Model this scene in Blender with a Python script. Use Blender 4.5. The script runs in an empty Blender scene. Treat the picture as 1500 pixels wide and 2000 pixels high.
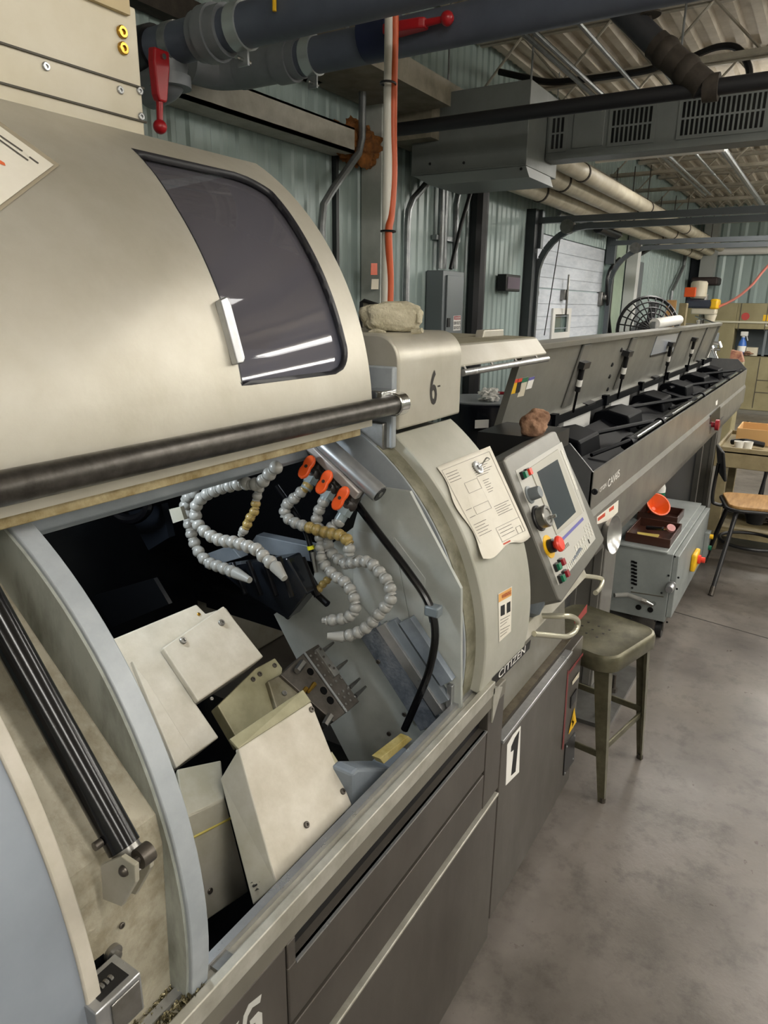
import bpy, bmesh, math, random
from mathutils import Vector, Matrix, noise
random.seed(7)
S = bpy.context.scene
C = bpy.context.collection
# ------------------------------------------------------------------ camera
F_PX, CX, CY, CAM_H = 1365.0, 750.0, 1000.0, 1.8
def _axes():
    dx = Vector((1632-CX, 606-CY, F_PX)).normalized()
    dz = -Vector((720-CX, 5450-CY, F_PX)).normalized()
    dz = (dz - dx*dz.dot(dx)).normalized()
    return dx, dz.cross(dx), dz
AX, AY, AZ = _axes()                       # world axes in camera coordinates (x right, y down, z forward)
EYE = Vector((0, 0, CAM_H))
cam_d = bpy.data.cameras.new('camera'); cam = bpy.data.objects.new('camera', cam_d); C.objects.link(cam)
cam_d.sensor_fit = 'VERTICAL'; cam_d.sensor_height = 36; cam_d.lens = F_PX/2000*36; cam_d.clip_start = .02; cam_d.clip_end = 100
right = Vector((AX.x, AY.x, AZ.x)); down = Vector((AX.y, AY.y, AZ.y)); fwd = Vector((AX.z, AY.z, AZ.z))
mw = Matrix.Identity(4)
for i in range(3):
    mw[i][0] = right[i]; mw[i][1] = -down[i]; mw[i][2] = -fwd[i]; mw[i][3] = EYE[i]
cam.matrix_world = mw
S.camera = cam
# ------------------------------------------------------------------ world, exposure
W = bpy.data.worlds.new('world'); S.world = W; W.use_nodes = True
bg = W.node_tree.nodes['Background']; bg.inputs[0].default_value = (.75, .86, .80, 1); bg.inputs[1].default_value = .5
S.view_settings.view_transform = 'Standard'; S.view_settings.look = 'None'
S.view_settings.exposure = -0.1; S.view_settings.gamma = 1; S.view_settings.use_curve_mapping = False
LAMP_W = 26.0           # watts of each ceiling strip light
TUBE_E = 38.0
WORK_W = 7.0            # watts of the lathe's own work lamp
# ------------------------------------------------------------------ pixel -> place
def ray(u, v):
    d = Vector(((u-CX)/F_PX, (v-CY)/F_PX, 1))
    return Vector((AX.dot(d), AY.dot(d), AZ.dot(d)))
def PX(u, v, x): d = ray(u, v); return EYE + d*(x/d.x)
def PY(u, v, y): d = ray(u, v); return EYE + d*(y/d.y)
def PZ(u, v, z): d = ray(u, v); return EYE + d*((z-CAM_H)/d.z)
def PP(u, v, p0, n):
    d = ray(u, v); return EYE + d*((p0-EYE).dot(n)/d.dot(n))
def PC(u, v, cy, cz, r):
    d = ray(u, v); a = d.y*d.y+d.z*d.z; ez = CAM_H-cz; b = -cy*d.y+ez*d.z; c = cy*cy+ez*ez-r*r
    q = b*b-a*c
    t = (-b-math.sqrt(q))/a if q > 0 else -b/a
    return EYE + d*t
# ------------------------------------------------------------------ materials
def lin(h):
    h = h.lstrip('#'); r = []
    for i in (0, 2, 4):
        c = int(h[i:i+2], 16)/255; r.append(c/12.92 if c <= .04045 else ((c+.055)/1.055)**2.4)
    return (*r, 1)
MATS = {}
def mat(name, col, rough=.5, metal=0, var=None, scale=6, bump=0, bscale=60, emit=0, stretch=None, spec=.5, lo=.35, hi=.7):
    if name in MATS: return MATS[name]
    m = bpy.data.materials.new(name); m.use_nodes = True; nt = m.node_tree; b = nt.nodes['Principled BSDF']
    b.inputs['Base Color'].default_value = lin(col); b.inputs['Roughness'].default_value = rough; b.inputs['Metallic'].default_value = metal
    b.inputs['Specular IOR Level'].default_value = spec
    if var or bump:
        tc = nt.nodes.new('ShaderNodeTexCoord'); mp = nt.nodes.new('ShaderNodeMapping'); nt.links.new(tc.outputs['Object'], mp.inputs[0])
        if stretch: mp.inputs['Scale'].default_value = stretch
    if var:
        nz = nt.nodes.new('ShaderNodeTexNoise'); nz.inputs['Scale'].default_value = scale; nz.inputs['Detail'].default_value = 7; nz.inputs['Roughness'].default_value = .65
        nt.links.new(mp.outputs[0], nz.inputs['Vector'])
        cr = nt.nodes.new('ShaderNodeValToRGB'); cr.color_ramp.elements[0].position = lo; cr.color_ramp.elements[1].position = hi
        cr.color_ramp.elements[0].color = lin(var); cr.color_ramp.elements[1].color = lin(col)
        nt.links.new(nz.outputs['Fac'], cr.inputs[0]); nt.links.new(cr.outputs[0], b.inputs['Base Color'])
        mr = nt.nodes.new('ShaderNodeMapRange'); mr.inputs[3].default_value = min(1, rough+.12); mr.inputs[4].default_value = max(.03, rough-.08)
        nt.links.new(nz.outputs['Fac'], mr.inputs[0]); nt.links.new(mr.outputs[0], b.inputs['Roughness'])
    if bump:
        n2 = nt.nodes.new('ShaderNodeTexNoise'); n2.inputs['Scale'].default_value = bscale; n2.inputs['Detail'].default_value = 4
        nt.links.new(mp.outputs[0], n2.inputs['Vector'])
        bp = nt.nodes.new('ShaderNodeBump'); bp.inputs['Strength'].default_value = bump; bp.inputs['Distance'].default_value = .01
        nt.links.new(n2.outputs['Fac'], bp.inputs['Height']); nt.links.new(bp.outputs[0], b.inputs['Normal'])
    if emit:
        b.inputs['Emission Color'].default_value = lin(col); b.inputs['Emission Strength'].default_value = emit
    MATS[name] = m; return m
def glass(name, col, trans, rough=.03):
    m = bpy.data.materials.new(name); m.use_nodes = True; nt = m.node_tree; nt.nodes.clear()
    o = nt.nodes.new('ShaderNodeOutputMaterial'); g = nt.nodes.new('ShaderNodeBsdfGlossy'); g.inputs['Roughness'].default_value = rough
    t = nt.nodes.new('ShaderNodeBsdfTransparent'); t.inputs[0].default_value = lin(trans)
    d = nt.nodes.new('ShaderNodeBsdfDiffuse'); d.inputs[0].default_value = lin(col)
    m1 = nt.nodes.new('ShaderNodeMixShader'); m1.inputs[0].default_value = .42
    fr = nt.nodes.new('ShaderNodeFresnel'); fr.inputs[0].default_value = 1.5
    m2 = nt.nodes.new('ShaderNodeMixShader')
    nt.links.new(t.outputs[0], m1.inputs[1]); nt.links.new(d.outputs[0], m1.inputs[2])
    nt.links.new(fr.outputs[0], m2.inputs[0]); nt.links.new(m1.outputs[0], m2.inputs[1]); nt.links.new(g.outputs[0], m2.inputs[2])
    nt.links.new(m2.outputs[0], o.inputs[0]); MATS[name] = m; return m
hoodm = mat('hood_paint', 'c3bfb3', .40, .4, 'b3ae9f', 5, .03, 90)
shellm = mat('shell_paint', 'b4b3a8', .42, .1, 'a6a598', 5)
ringm = mat('ring_paint', 'a9aeb2', .4, .1, '90969a', 7)
stainm = mat('stained_plate', 'a3a79f', .45, .05, '60625a', 9, stretch=(1, 1, .35), lo=.3, hi=.52)
greasm = mat('greasy_strip', '8e8b79', .5, 0, '5d5a48', 18)
panelm = mat('dark_panel', '5b5650', .36, .4, '4a453f', 4, stretch=(1, 1, .4))
railm = mat('rail_alloy', 'bcbab0', .38, .4, '9a978a', 14)
creamm = mat('cream_paint', 'd6cfbd', .5, 0, 'c9c0a8', 4)
covm = mat('cover_white', 'c8c2b5', .5, .05, 'b2ab9b', 14, .05, 120)
cov2m = mat('cover_grey', 'aaa69c', .5, .05, '94907f', 9)
oliv = mat('olive_sheet', 'a29d80', .4, .2, '827e62', 10)
tray_m = mat('dirty_cream', 'a29c8a', .5, 0, '847c68', 22, .15, 160, lo=.36, hi=.56)
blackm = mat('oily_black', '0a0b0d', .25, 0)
blackp = mat('black_plastic', '141416', .4)
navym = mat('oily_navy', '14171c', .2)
gloss = mat('black_gloss', '0b0b0d', .17, spec=.35)
chrome = mat('chrome', 'c4c4c2', .16, 1)
steel = mat('steel', '9a9894', .3, .9, '7c7a75', 20)
dsteel = mat('dark_steel', '655f58', .34, .7, '4a453f', 25)
gunm = mat('bar_gunmetal', '5b5854', .33, .8, '413e3a', 40)
alu = mat('aluminium', 'b5b6b6', .28, .75, 'a0a1a2', 20)
bulkm = mat('bulkhead_paint', 'b0b3ae', .4, .05, '989c96', 6)
bluep = mat('bluegrey_paint', '7f868d', .38, .1, '6c737a', 8)
wayst = mat('oily_way', 'a3aab4', .2, .6, '6f7783', 30, .15, 120)
hosem = mat('hose_grey', '8c8b86', .3, 0)
hosey = mat('hose_yellowed', 'a08a52', .35, 0, '7d6a3a', 30)
orange = mat('orange_plastic', 'e2571c', .4)
red = mat('red_paint', 'a4141e', .35)
white = mat('white_plastic', 'dcdad4', .5)
paper = mat('paper', 'e9e4d8', .8, 0, 'dbd5c6', 6)
ink = mat('ink', '56524c', .8); inkl = mat('ink_light', '9a958c', .8); redink = mat('red_ink', 'c2543f', .8)
blk = mat('black_print', '121212', .6); wht = mat('white_print', 'e8e6e0', .6); yel = mat('yellow_print', 'e6b514', .5)
feedm = mat('feeder_grey', '84827c', .33, .4, '77746e', 5)
feedd = mat('feeder_dark', '5a5a5a', .4, .2, '4d4d4d', 5)
lidm = mat('lid_grey', '7e7d76', .4, .25, '706f68', 4)
blackin = mat('feeder_black', '05060a', .5, .0, spec=.06)
tubm = mat('trough_white', 'c9c9c6', .4)
wallm = mat('siding_teal', 'a2b2af', .36, .05, '91a19e', 1.5, stretch=(3, 3, .5))
wallp = mat('wall_plain', 'a8aaa2', .7)
deckm = mat('deck_paint', 'cfc7b8', .7, 0, 'b3aa99', 5)
joistm = mat('joist_paint', 'b7b1a3', .6, 0, '969082', 6)
ductm = mat('unit_grey', '767a78', .45, .1, '6b6f6d', 4)
pvcm = mat('pvc_grey', '7b7f83', .4, 0, '6b6f74', 6)
pvcb = mat('pvc_bluegrey', '5a616f', .42, 0, '4e5462', 6)
cond = mat('galvanised', '9c9fa0', .38, .7, '85888a', 20)
whpipe = mat('white_pipe', 'c8c0ac', .5, 0, 'a99f88', 7)
dusty = mat('dusty_brown', '3d352c', .8, 0, '2b251f', 20)
doorw = mat('door_white', 'd2d6dc', .5, 0, 'bcc2ca', 6, stretch=(1, 1, 5))
trackm = mat('track_grey', '5f6467', .4, .5)
jambm = mat('dark_jamb', '34383a', .5)
stoolm = mat('stool_olive', '716d58', .38, .55, '4f4c3b', 12)
boxg = mat('cart_grey', '8d9290', .45, .1, '7e8381', 6)
elecm = mat('panel_grey', '6d7376', .45, .1)
brown = mat('brown_tray', '3a2017', .35)
wood = mat('seat_wood', 'b28a55', .45, 0, '8d6635', 5, stretch=(1, 8, 1))
tablem = mat('bench_beige', '9a8d6c', .5, 0, '7f7355', 8)
cardb = mat('cardboard', 'b8925f', .8)
cabm = mat('cabinet_tan', '958c6a', .5, 0, '857c5b', 3)
cloth = mat('rag_cloth', 'd0c8b0', .95, 0, 'b5ad93', 25, .5, 160)
clothb = mat('rag_brown', 'a98469', .95, 0, '6e4f3b', 20, .4, 120)
foamm = mat('foam_orange', '9a5f22', .9, 0, '5d3712', 12, .8, 40)
hose_or = mat('hose_orange', 'c2552a', .45); hose_pk = mat('hose_pink', 'd98578', .45)
yellow = mat('yellow_plastic', 'e8b61a', .4); green = mat('green_plastic', '0f6a4a', .35); redb = mat('red_button', 'e0402c', .35)
dred = mat('dark_red', '8e1f28', .35)
screen = mat('screen_dark', '30343a', .12)
bez = mat('bezel_beige', 'a7a498', .45); face = mat('keypad_face', 'b2b0a8', .45); keym = mat('keypad_key', 'cfccc2', .5)
bluepr = mat('blue_stripe', '5b58a0', .4)
drumm = mat('drum_navy', '10131c', .25); drumtop = mat('drum_top', '8f9496', .4, .2)
chipm = mat('metal_chips', '8d8466', .25, .6, '4c4630', 45, 1, 70)
gold = mat('brass_bolt', 'b08a3a', .3, .9)
concm = None
winm = glass('tinted_window', '77747c', '8a8890')
clearm = glass('clear_pane', '9fb5ad', 'dfe8e4')
plasm = glass('clear_plastic', 'a8b4c4', 'c8d0dc')
sheetm = mat('doc_sleeve', '9aa0aa', .2)
# ------------------------------------------------------------------ mesh builder
class M:
    def __init__(s): s.v = []; s.f = []
    def add(s, vs, fs):
        o = len(s.v); s.v += [Vector(v) for v in vs]; s.f += [[i+o for i in f] for f in fs]; return s
    def box(s, x0, x1, y0, y1, z0, z1):
        return s.add([(x0,y0,z0),(x1,y0,z0),(x1,y1,z0),(x0,y1,z0),(x0,y0,z1),(x1,y0,z1),(x1,y1,z1),(x0,y1,z1)],
                     [(3,2,1,0),(4,5,6,7),(0,1,5,4),(1,2,6,5),(2,3,7,6),(3,0,4,7)])
    def obox(s, c, a, b, d):
        c, a, b, d = Vector(c), Vector(a), Vector(b), Vector(d)
        if a.cross(b).dot(d) < 0: a = -a
        vs = [c+a*i+b*j+d*k for k in (-1, 1) for j, i in ((-1,-1),(-1,1),(1,1),(1,-1))]
        return s.add(vs, [(3,2,1,0),(4,5,6,7),(0,1,5,4),(1,2,6,5),(2,3,7,6),(3,0,4,7)])
    def bar(s, p0, p1, w, h, up=(0,0,1)):
        p0, p1 = Vector(p0), Vector(p1); d = (p1-p0); up = Vector(up); sd = d.cross(up)
        if sd.length < 1e-6: sd = d.cross(Vector((1,0,0)))
        sd.normalize(); u2 = sd.cross(d).normalized()
        return s.obox((p0+p1)/2, d/2, sd*w/2, u2*h/2)
    def prism(s, pts, vec):
        pts = [Vector(p) for p in pts]; vec = Vector(vec); n = len(pts)
        nor = sum(((pts[i]-pts[0]).cross(pts[(i+1) % n]-pts[0]) for i in range(n)), Vector())
        if nor.dot(vec) > 0: pts = pts[::-1]
        return s.add(pts+[p+vec for p in pts], [list(range(n)), list(range(2*n-1, n-1, -1))]+[(i, i+n, (i+1) % n+n, (i+1) % n) for i in range(n)])
    def slab(s, pts, t):
        pts = [Vector(p) for p in pts]; n = len(pts)
        nor = sum(((pts[i]-pts[0]).cross(pts[(i+1) % n]-pts[0]) for i in range(n)), Vector()).normalized()
        if nor.dot(EYE-pts[0]) < 0: nor = -nor
        return s.prism(pts, -nor*t)
    def cyl(s, p0, p1, r0, r1=None, n=18, caps=True):
        p0, p1 = Vector(p0), Vector(p1); r1 = r0 if r1 is None else r1
        d = (p1-p0).normalized(); a = d.orthogonal().normalized(); b = d.cross(a); o = []
        for p, r in ((p0, r0), (p1, r1)):
            for i in range(n):
                t = 2*math.pi*i/n; o.append(p+(a*math.cos(t)+b*math.sin(t))*r)
        fs = [(i, (i+1) % n, (i+1) % n+n, i+n) for i in range(n)]
        if caps: fs += [list(range(n-1, -1, -1)), list(range(n, 2*n))]
        return s.add(o, fs)
    def lathe(s, p0, ax, prof, n=20):
        p0 = Vector(p0); d = Vector(ax).normalized(); a = d.orthogonal().normalized(); b = d.cross(a); o = []
        for r, h in prof:
            for i in range(n):
                t = 2*math.pi*i/n; o.append(p0+d*h+(a*math.cos(t)+b*math.sin(t))*max(r, 1e-5))
        fs = [(k*n+i, k*n+(i+1) % n, (k+1)*n+(i+1) % n, (k+1)*n+i) for k in range(len(prof)-1) for i in range(n)]
        fs += [list(range(n-1, -1, -1)), [(len(prof)-1)*n+i for i in range(n)]]
        return s.add(o, fs)
    def tube(s, pts, r, n=12, closed=False):
        pts = [Vector(p) for p in pts]; k = len(pts); o = []; up = None
        for i, p in enumerate(pts):
            if closed: t = pts[(i+1) % k]-pts[i-1]
            else: t = pts[min(i+1, k-1)]-pts[max(i-1, 0)]
            t.normalize()
            up = t.orthogonal() if up is None else up-t*up.dot(t)
            up.normalize(); b = t.cross(up); rr = r[i] if isinstance(r, (list, tuple)) else r
            o += [p+(up*math.cos(2*math.pi*j/n)+b*math.sin(2*math.pi*j/n))*rr for j in range(n)]
        fs = [(a*n+j, a*n+(j+1) % n, ((a+1) % k)*n+(j+1) % n, ((a+1) % k)*n+j) for a in range(k if closed else k-1) for j in range(n)]
        if not closed: fs += [list(range(n-1, -1, -1)), [(k-1)*n+j for j in range(n)]]
        return s.add(o, fs)
    def sphere(s, c, r, nu=16, nv=10, sc=(1,1,1)):
        c = Vector(c); o = []; fs = []
        for j in range(nv+1):
            a = math.pi*j/nv
            for i in range(nu):
                t = 2*math.pi*i/nu; o.append(c+Vector((math.sin(a)*math.cos(t)*sc[0], math.sin(a)*math.sin(t)*sc[1], math.cos(a)*sc[2]))*r)
        fs = [(j*nu+i, (j+1)*nu+i, (j+1)*nu+(i+1) % nu, j*nu+(i+1) % nu) for j in range(nv) for i in range(nu)]
        return s.add(o, fs)
    def grid(s, rows):
        w = len(rows[0]); return s.add([p for r in rows for p in r], [(j*w+i, j*w+i+1, (j+1)*w+i+1, (j+1)*w+i) for j in range(len(rows)-1) for i in range(w-1)])
    def shell(s, rows, off):
        """grid given thickness: off(p) -> the point on the other face"""
        a = rows; b = [[off(p) for p in r] for r in rows]; h, w = len(a), len(a[0])
        s.grid(a); s.grid([r[::-1] for r in b])
        s.grid([a[0][::-1], b[0][::-1]]); s.grid([a[-1], b[-1]])
        s.grid([[r[0] for r in a], [r[0] for r in b]]); s.grid([[r[-1] for r in a][::-1], [r[-1] for r in b][::-1]]); return s
    def mesh(s, name, m, smooth=35):
        me = bpy.data.meshes.new(name); me.from_pydata([tuple(v) for v in s.v], [], [list(f) for f in s.f])
        if isinstance(m, (list, tuple)):
            for x in m: me.materials.append(x)
        else: me.materials.append(m)
        bm = bmesh.new(); bm.from_mesh(me); bmesh.ops.remove_doubles(bm, verts=bm.verts, dist=1e-6); bmesh.ops.recalc_face_normals(bm, faces=bm.faces); bm.to_mesh(me); bm.free()
        if smooth:
            me.polygons.foreach_set('use_smooth', [True]*len(me.polygons)); me.set_sharp_from_angle(angle=math.radians(smooth))
        me.update(); return me
    def build(s, name, m, parent=None, smooth=35, bevel=0):
        return obj(name, s.mesh(name, m, smooth), parent, bevel)
def obj(name, me, parent=None, bevel=0):
    o = bpy.data.objects.new(name, me); C.objects.link(o)
    if parent is not None: adopt(o, parent)
    if bevel:
        b = o.modifiers.new('bevel', 'BEVEL'); b.width = bevel; b.segments = 2; b.limit_method = 'ANGLE'; b.angle_limit = math.radians(40)
    return o
def adopt(o, parent):
    o.parent = parent
    o.matrix_parent_inverse = Matrix.Translation(-Vector(parent['base'])) if parent.get('base') else Matrix.Identity(4)
def tag(o, label, cat, group=None):
    o['label'] = label; o['category'] = cat
    if group: o['group'] = group
    return o
def thing(name, loc, label, cat, group=None):
    e = bpy.data.objects.new(name, None); C.objects.link(e); e.location = loc; e.empty_display_size = .05; e['base'] = tuple(loc)
    return tag(e, label, cat, group)
def struct(o): o['kind'] = 'structure'; return o
def basis(n):
    n = Vector(n).normalized(); a = n.orthogonal().normalized(); b = n.cross(a)
    return Matrix(((a.x, b.x, n.x), (a.y, b.y, n.y), (a.z, b.z, n.z))).to_4x4()
SCREW = {}
def screw(p, n, r, parent, m=None, name='screw'):
    m = m or dsteel; k = m.name
    if k not in SCREW:
        SCREW[k] = M().lathe((0,0,-.3), (0,0,1), [(.55,0),(.55,.3),(1,.3),(1,.75),(.85,.9),(.45,.9),(.42,.55),(0,.55)], 12).mesh('screw', m)
    o = obj(name, SCREW[k], parent); o.matrix_basis = Matrix.Translation(Vector(p)) @ basis(n) @ Matrix.Scale(r, 4); return o
def text(name, body, bl, br, tl, m, parent, lift=.0006, bold=.012):
    cu = bpy.data.curves.new('t', 'FONT'); cu.body = body; cu.resolution_u = 3; cu.offset = bold
    to = bpy.data.objects.new('t', cu); C.objects.link(to)
    dg = bpy.context.evaluated_depsgraph_get(); me = bpy.data.meshes.new_from_object(to.evaluated_get(dg))
    bpy.data.objects.remove(to); bpy.data.curves.remove(cu); me.name = name
    xs = [v.co.x for v in me.vertices]; ys = [v.co.y for v in me.vertices]
    bl, br, tl = Vector(bl), Vector(br), Vector(tl); a = br-bl; b = tl-bl; n = a.cross(b).normalized()
    if n.dot(EYE-bl) < 0: n = -n
    for v in me.vertices:
        v.co = bl+a*((v.co.x-min(xs))/(max(xs)-min(xs)))+b*((v.co.y-min(ys))/(max(ys)-min(ys)))+n*lift
    me.materials.clear(); me.materials.append(m); me.update()
    return obj(name, me, parent)
def arc(c, r, a0, a1, n): return [(c[0]+r*math.cos(a0+(a1-a0)*i/n), c[1]+r*math.sin(a0+(a1-a0)*i/n)) for i in range(n+1)]
def lerp(a, b, t): return a+(b-a)*t
def smooth_path(pts, n=6):
    pts = [Vector(p) for p in pts]; out = []
    for i in range(len(pts)-1):
        p0, p1, p2, p3 = pts[max(i-1,0)], pts[i], pts[i+1], pts[min(i+2, len(pts)-1)]
        for k in range(n):
            t = k/n; out.append(.5*((2*p1)+(p2-p0)*t+(2*p0-5*p1+4*p2-p3)*t*t+(3*p1-p0-3*p2+p3)*t**3))
    return out+[pts[-1]]
def lump(c, sx, sy, sz, m, name, amp=.25, freq=3, seed=0, parent=None, flat=None, nu=40, nv=24):
    g = M().sphere((0,0,0), 1, nu, nv)
    for v in g.v:
        d = noise.fractal(v*freq+Vector((seed, seed*2.3, 0)), 1.0, 2, 3); v *= 1+amp*d
    for v in g.v:
        v.x = c[0]+v.x*sx; v.y = c[1]+v.y*sy; v.z = c[2]+v.z*sz
        if flat is not None and v.z < flat: v.z = flat
    return g.build(name, m, parent, 80)
# ================================================================== THE SETTING
YW, XF, ZC = 2.45, 15.0, 3.62
def concrete():
    m = bpy.data.materials.new('sealed_concrete'); m.use_nodes = True; nt = m.node_tree; b = nt.nodes['Principled BSDF']
    tc = nt.nodes.new('ShaderNodeTexCoord')
    def nz(s, d, r=.6):
        n = nt.nodes.new('ShaderNodeTexNoise'); n.inputs['Scale'].default_value = s; n.inputs['Detail'].default_value = d; n.inputs['Roughness'].default_value = r
        nt.links.new(tc.outputs['Object'], n.inputs['Vector']); return n
    a, c, e = nz(1.6, 6), nz(9, 8, .7), nz(60, 3)
    r1 = nt.nodes.new('ShaderNodeValToRGB'); r1.color_ramp.elements[0].color = lin('49443f'); r1.color_ramp.elements[1].color = lin('716b65')
    r1.color_ramp.elements[0].position = .32; r1.color_ramp.elements[1].position = .62
    r2 = nt.nodes.new('ShaderNodeValToRGB'); r2.color_ramp.elements[0].color = lin('55504a'); r2.color_ramp.elements[1].color = (1,1,1,1)
    r2.color_ramp.elements[0].position = .3; r2.color_ramp.elements[1].position = .5
    mx = nt.nodes.new('ShaderNodeMixRGB'); mx.blend_type = 'MULTIPLY'; mx.inputs[0].default_value = .5
    nt.links.new(a.outputs['Fac'], r1.inputs[0]); nt.links.new(c.outputs['Fac'], r2.inputs[0])
    nt.links.new(r1.outputs[0], mx.inputs[1]); nt.links.new(r2.outputs[0], mx.inputs[2]); nt.links.new(mx.outputs[0], b.inputs['Base Color'])
    mr = nt.nodes.new('ShaderNodeMapRange'); mr.inputs[3].default_value = .42; mr.inputs[4].default_value = .2
    nt.links.new(c.outputs['Fac'], mr.inputs[0]); nt.links.new(mr.outputs[0], b.inputs['Roughness'])
    bp = nt.nodes.new('ShaderNodeBump'); bp.inputs['Strength'].default_value = .12; bp.inputs['Distance'].default_value = .004
    nt.links.new(e.outputs['Fac'], bp.inputs['Height']); nt.links.new(bp.outputs[0], b.inputs['Normal'])
    return m
concm = concrete()
floor = struct(M().box(-4, XF, -6, YW, -.12, 0).build('floor', concm))
jp = [PZ(1310, 1193, 0), PZ(1500, 1247, 0)]; jd = (jp[1]-jp[0]).normalized()
M().bar(jp[0]-jd*.15+Vector((0,0,-.004)), jp[1]+jd*2+Vector((0,0,-.004)), .008, .01).build('control_joint', mat('joint_dark', '2d2a27', .9), floor)
def siding(x0, x1, z0, z1, y, pitch=.1, d=.009):
    prof = []; x = x0; k = 0
    while x < x1-1e-6:
        w = min(pitch, x1-x); dd = d if k % 3 else d*1.5
        prof += [(x, y), (x+w*.42, y), (x+w*.55, y-dd), (x+w*.78, y-dd), (x+w*.92, y)]; x += pitch; k += 1
    prof.append((x1, y)); g = M()
    g.grid([[Vector((px, py, z)) for px, py in prof] for z in (z0, z1)])
    g.grid([[Vector((px, y+.05, z)) for px, py in prof][::-1] for z in (z0, z1)]); return g
DX0, DX1, DZ = 6.44, 8.93, 2.46
wall = struct(siding(-4, DX0, 0, ZC, YW).build('wall_left', wallm, None, 0))
w2 = siding(DX1, XF, 0, ZC, YW).build('siding_panel', wallm, wall, 0)
siding(DX0, DX1, DZ, ZC, YW).build('siding_panel', wallm, wall, 0)
M().box(3.385, 3.41, YW-.034, YW-.005, 0, 2.6).build('siding_seam', jambm, wall)
# far wall (ribs along y)
g = siding(-YW, 6, 0, ZC, 0, .3, .02)
for v in g.v: v.x, v.y = XF+v.y, -v.x
struct(g.build('wall_far', wallm, None, 0))
struct(M().box(-4, XF, -6.1, -6, 0, ZC).build('wall_right', wallp))
struct(M().box(-4.1, -4, -6, YW, 0, ZC).build('wall_near', wallp))
# ceiling deck, flutes along x
prof = []; y = -6.0; ph = .15
while y < YW:
    prof += [(y, ZC), (y+ph*.4, ZC), (y+ph*.5, ZC-.04), (y+ph*.9, ZC-.04)]; y += ph
g = M(); g.grid([[Vector((x, a, b)) for a, b in prof] for x in (-4, XF)]); g.grid([[Vector((x, a, ZC+.05)) for a, b in prof][::-1] for x in (-4, XF)])
ceil = struct(g.build('ceiling', deckm, None, 0))
ZB, ZT = 3.22, 3.575
jx = -2.2
while jx < 14.8:
    if jx > 2.5:
        g = M()
        for s in (-.035, .035): g.box(jx+s-.018, jx+s+.018, -6, YW-.03, ZT-.03, ZT); g.box(jx+s-.016, jx+s+.016, -6, YW-.03, ZB, ZB+.03)
        j = g.build('joist', joistm, ceil, 0)
        g = M(); yy = -1.2; up = True
        while yy < YW-.3:
            g.tube([(jx, yy, ZB+.02 if up else ZT-.02), (jx, yy+.3, ZT-.02 if up else ZB+.02)], .009, 6); yy += .3; up = not up
        g.build('web', joistm, j)
    jx += 1.22
# main girder along x near the wall, eave framing
trimn = [0]
def trim(g, m, bevel=0):
    trimn[0] += 1; return struct(g.build('trim_%d' % trimn[0], m, None, 35, bevel))
colx = PY(735, 400, 2.36).x
trim(M().box(colx-.045, colx+.045, 2.30, 2.435, 0, 3.2), mat('column_paint', 'c5c8c2', .5, 0, 'aeb1ab', 6))
a = PY(345, 160, 2.36); b = PY(668, 240, 2.36)
gch = M().box(a.x-1.2, b.x, 2.28, 2.42, 2.56, 2.575).box(a.x-1.2, b.x, 2.28, 2.295, 2.56, 2.68).box(a.x-1.2, b.x, 2.28, 2.42, 2.67, 2.68)
trim(gch, mat('channel_white', 'b5b2a8', .5, 0, '9b978b', 9))
trim(M().box(-1, 3.2, 2.36, 2.43, 2.86, 2.95), dusty)
trim(M().box(2.95, 3.9, 2.0, 2.42, 2.86, 2.98).box(3.9, 14.8, 2.12, 2.42, 2.72, 3.05), mat('girder', '8c8575', .6, 0, '6d6656', 8))
lump((b.x+.13, 2.35, 2.63), .22, .06, .1, foamm, 'spray_foam', .45, 2.6, 3, nu=60, nv=36)['kind'] = 'structure'
tag(bpy.data.objects['spray_foam'], 'lump of orange spray foam filling gap beside white wall channel', 'insulation')
del bpy.data.objects['spray_foam']['kind']
# ------------------------------------------------------------------ sectional door
door = thing('door_1', ((DX0+DX1)/2, YW, 0), 'white sectional overhead door with one small window', 'door'); struct(door)
nsec = 5; hs = DZ/nsec; wa = PY(1080, 610, YW); wb = PY(1106, 655, YW)
for i in range(nsec):
    z0, z1 = i*hs+.006, (i+1)*hs-.006; g = M()
    if z0 < wa.z-.1 < z1 or (z0 < (wa.z+wb.z)/2 < z1):
        q0, q1 = max(wb.z, z0+.04), min(wa.z, z1-.04); wx0, wx1 = wa.x, wb.x
        g.box(DX0, wx0, YW, YW+.05, z0, z1).box(wx1, DX1, YW, YW+.05, z0, z1).box(wx0, wx1, YW, YW+.05, z0, q0).box(wx0, wx1, YW, YW+.05, q1, z1)
        sec = g.build('door_section', doorw, door)
        f = M()
        for bx in ((wx0-.05, wx1+.05, q1-.02, q1+.04), (wx0-.05, wx1+.05, q0-.04, q0+.02), (wx0-.05, wx0+.03, q0+.02, q1-.02), (wx1-.03, wx1+.05, q0+.02, q1-.02)):
            f.box(bx[0], bx[1], YW-.02, YW-.001, bx[2], bx[3])
        f.build('window_frame', white, sec)
        M().box(wx0, wx1, YW+.02, YW+.026, q0, q1).build('window_pane', clearm, sec)
    else:
        sec = M().box(DX0, DX1, YW, YW+.05, z0, z1).build('door_section', doorw, door, 35, .004)
    for k in range(3):
        M().box(DX0+.02, DX1-.02, YW-.004, YW, z0+hs*(.2+.25*k), z0+hs*(.2+.25*k)+.006).build('panel_groove', mat('groove_grey', 'a2a7ae', .6), sec)
hz = PY(1097, 576, YW).z; hx = PY(1097, 576, YW).x
M().box(hx-.05, hx+.05, YW-.05, YW, hz-.05, hz+.05).tube([(hx, YW-.06, hz-.2), (hx, YW-.06, hz+.2)], .012, 8).build('door_latch', steel, door, 35, .01)
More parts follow.
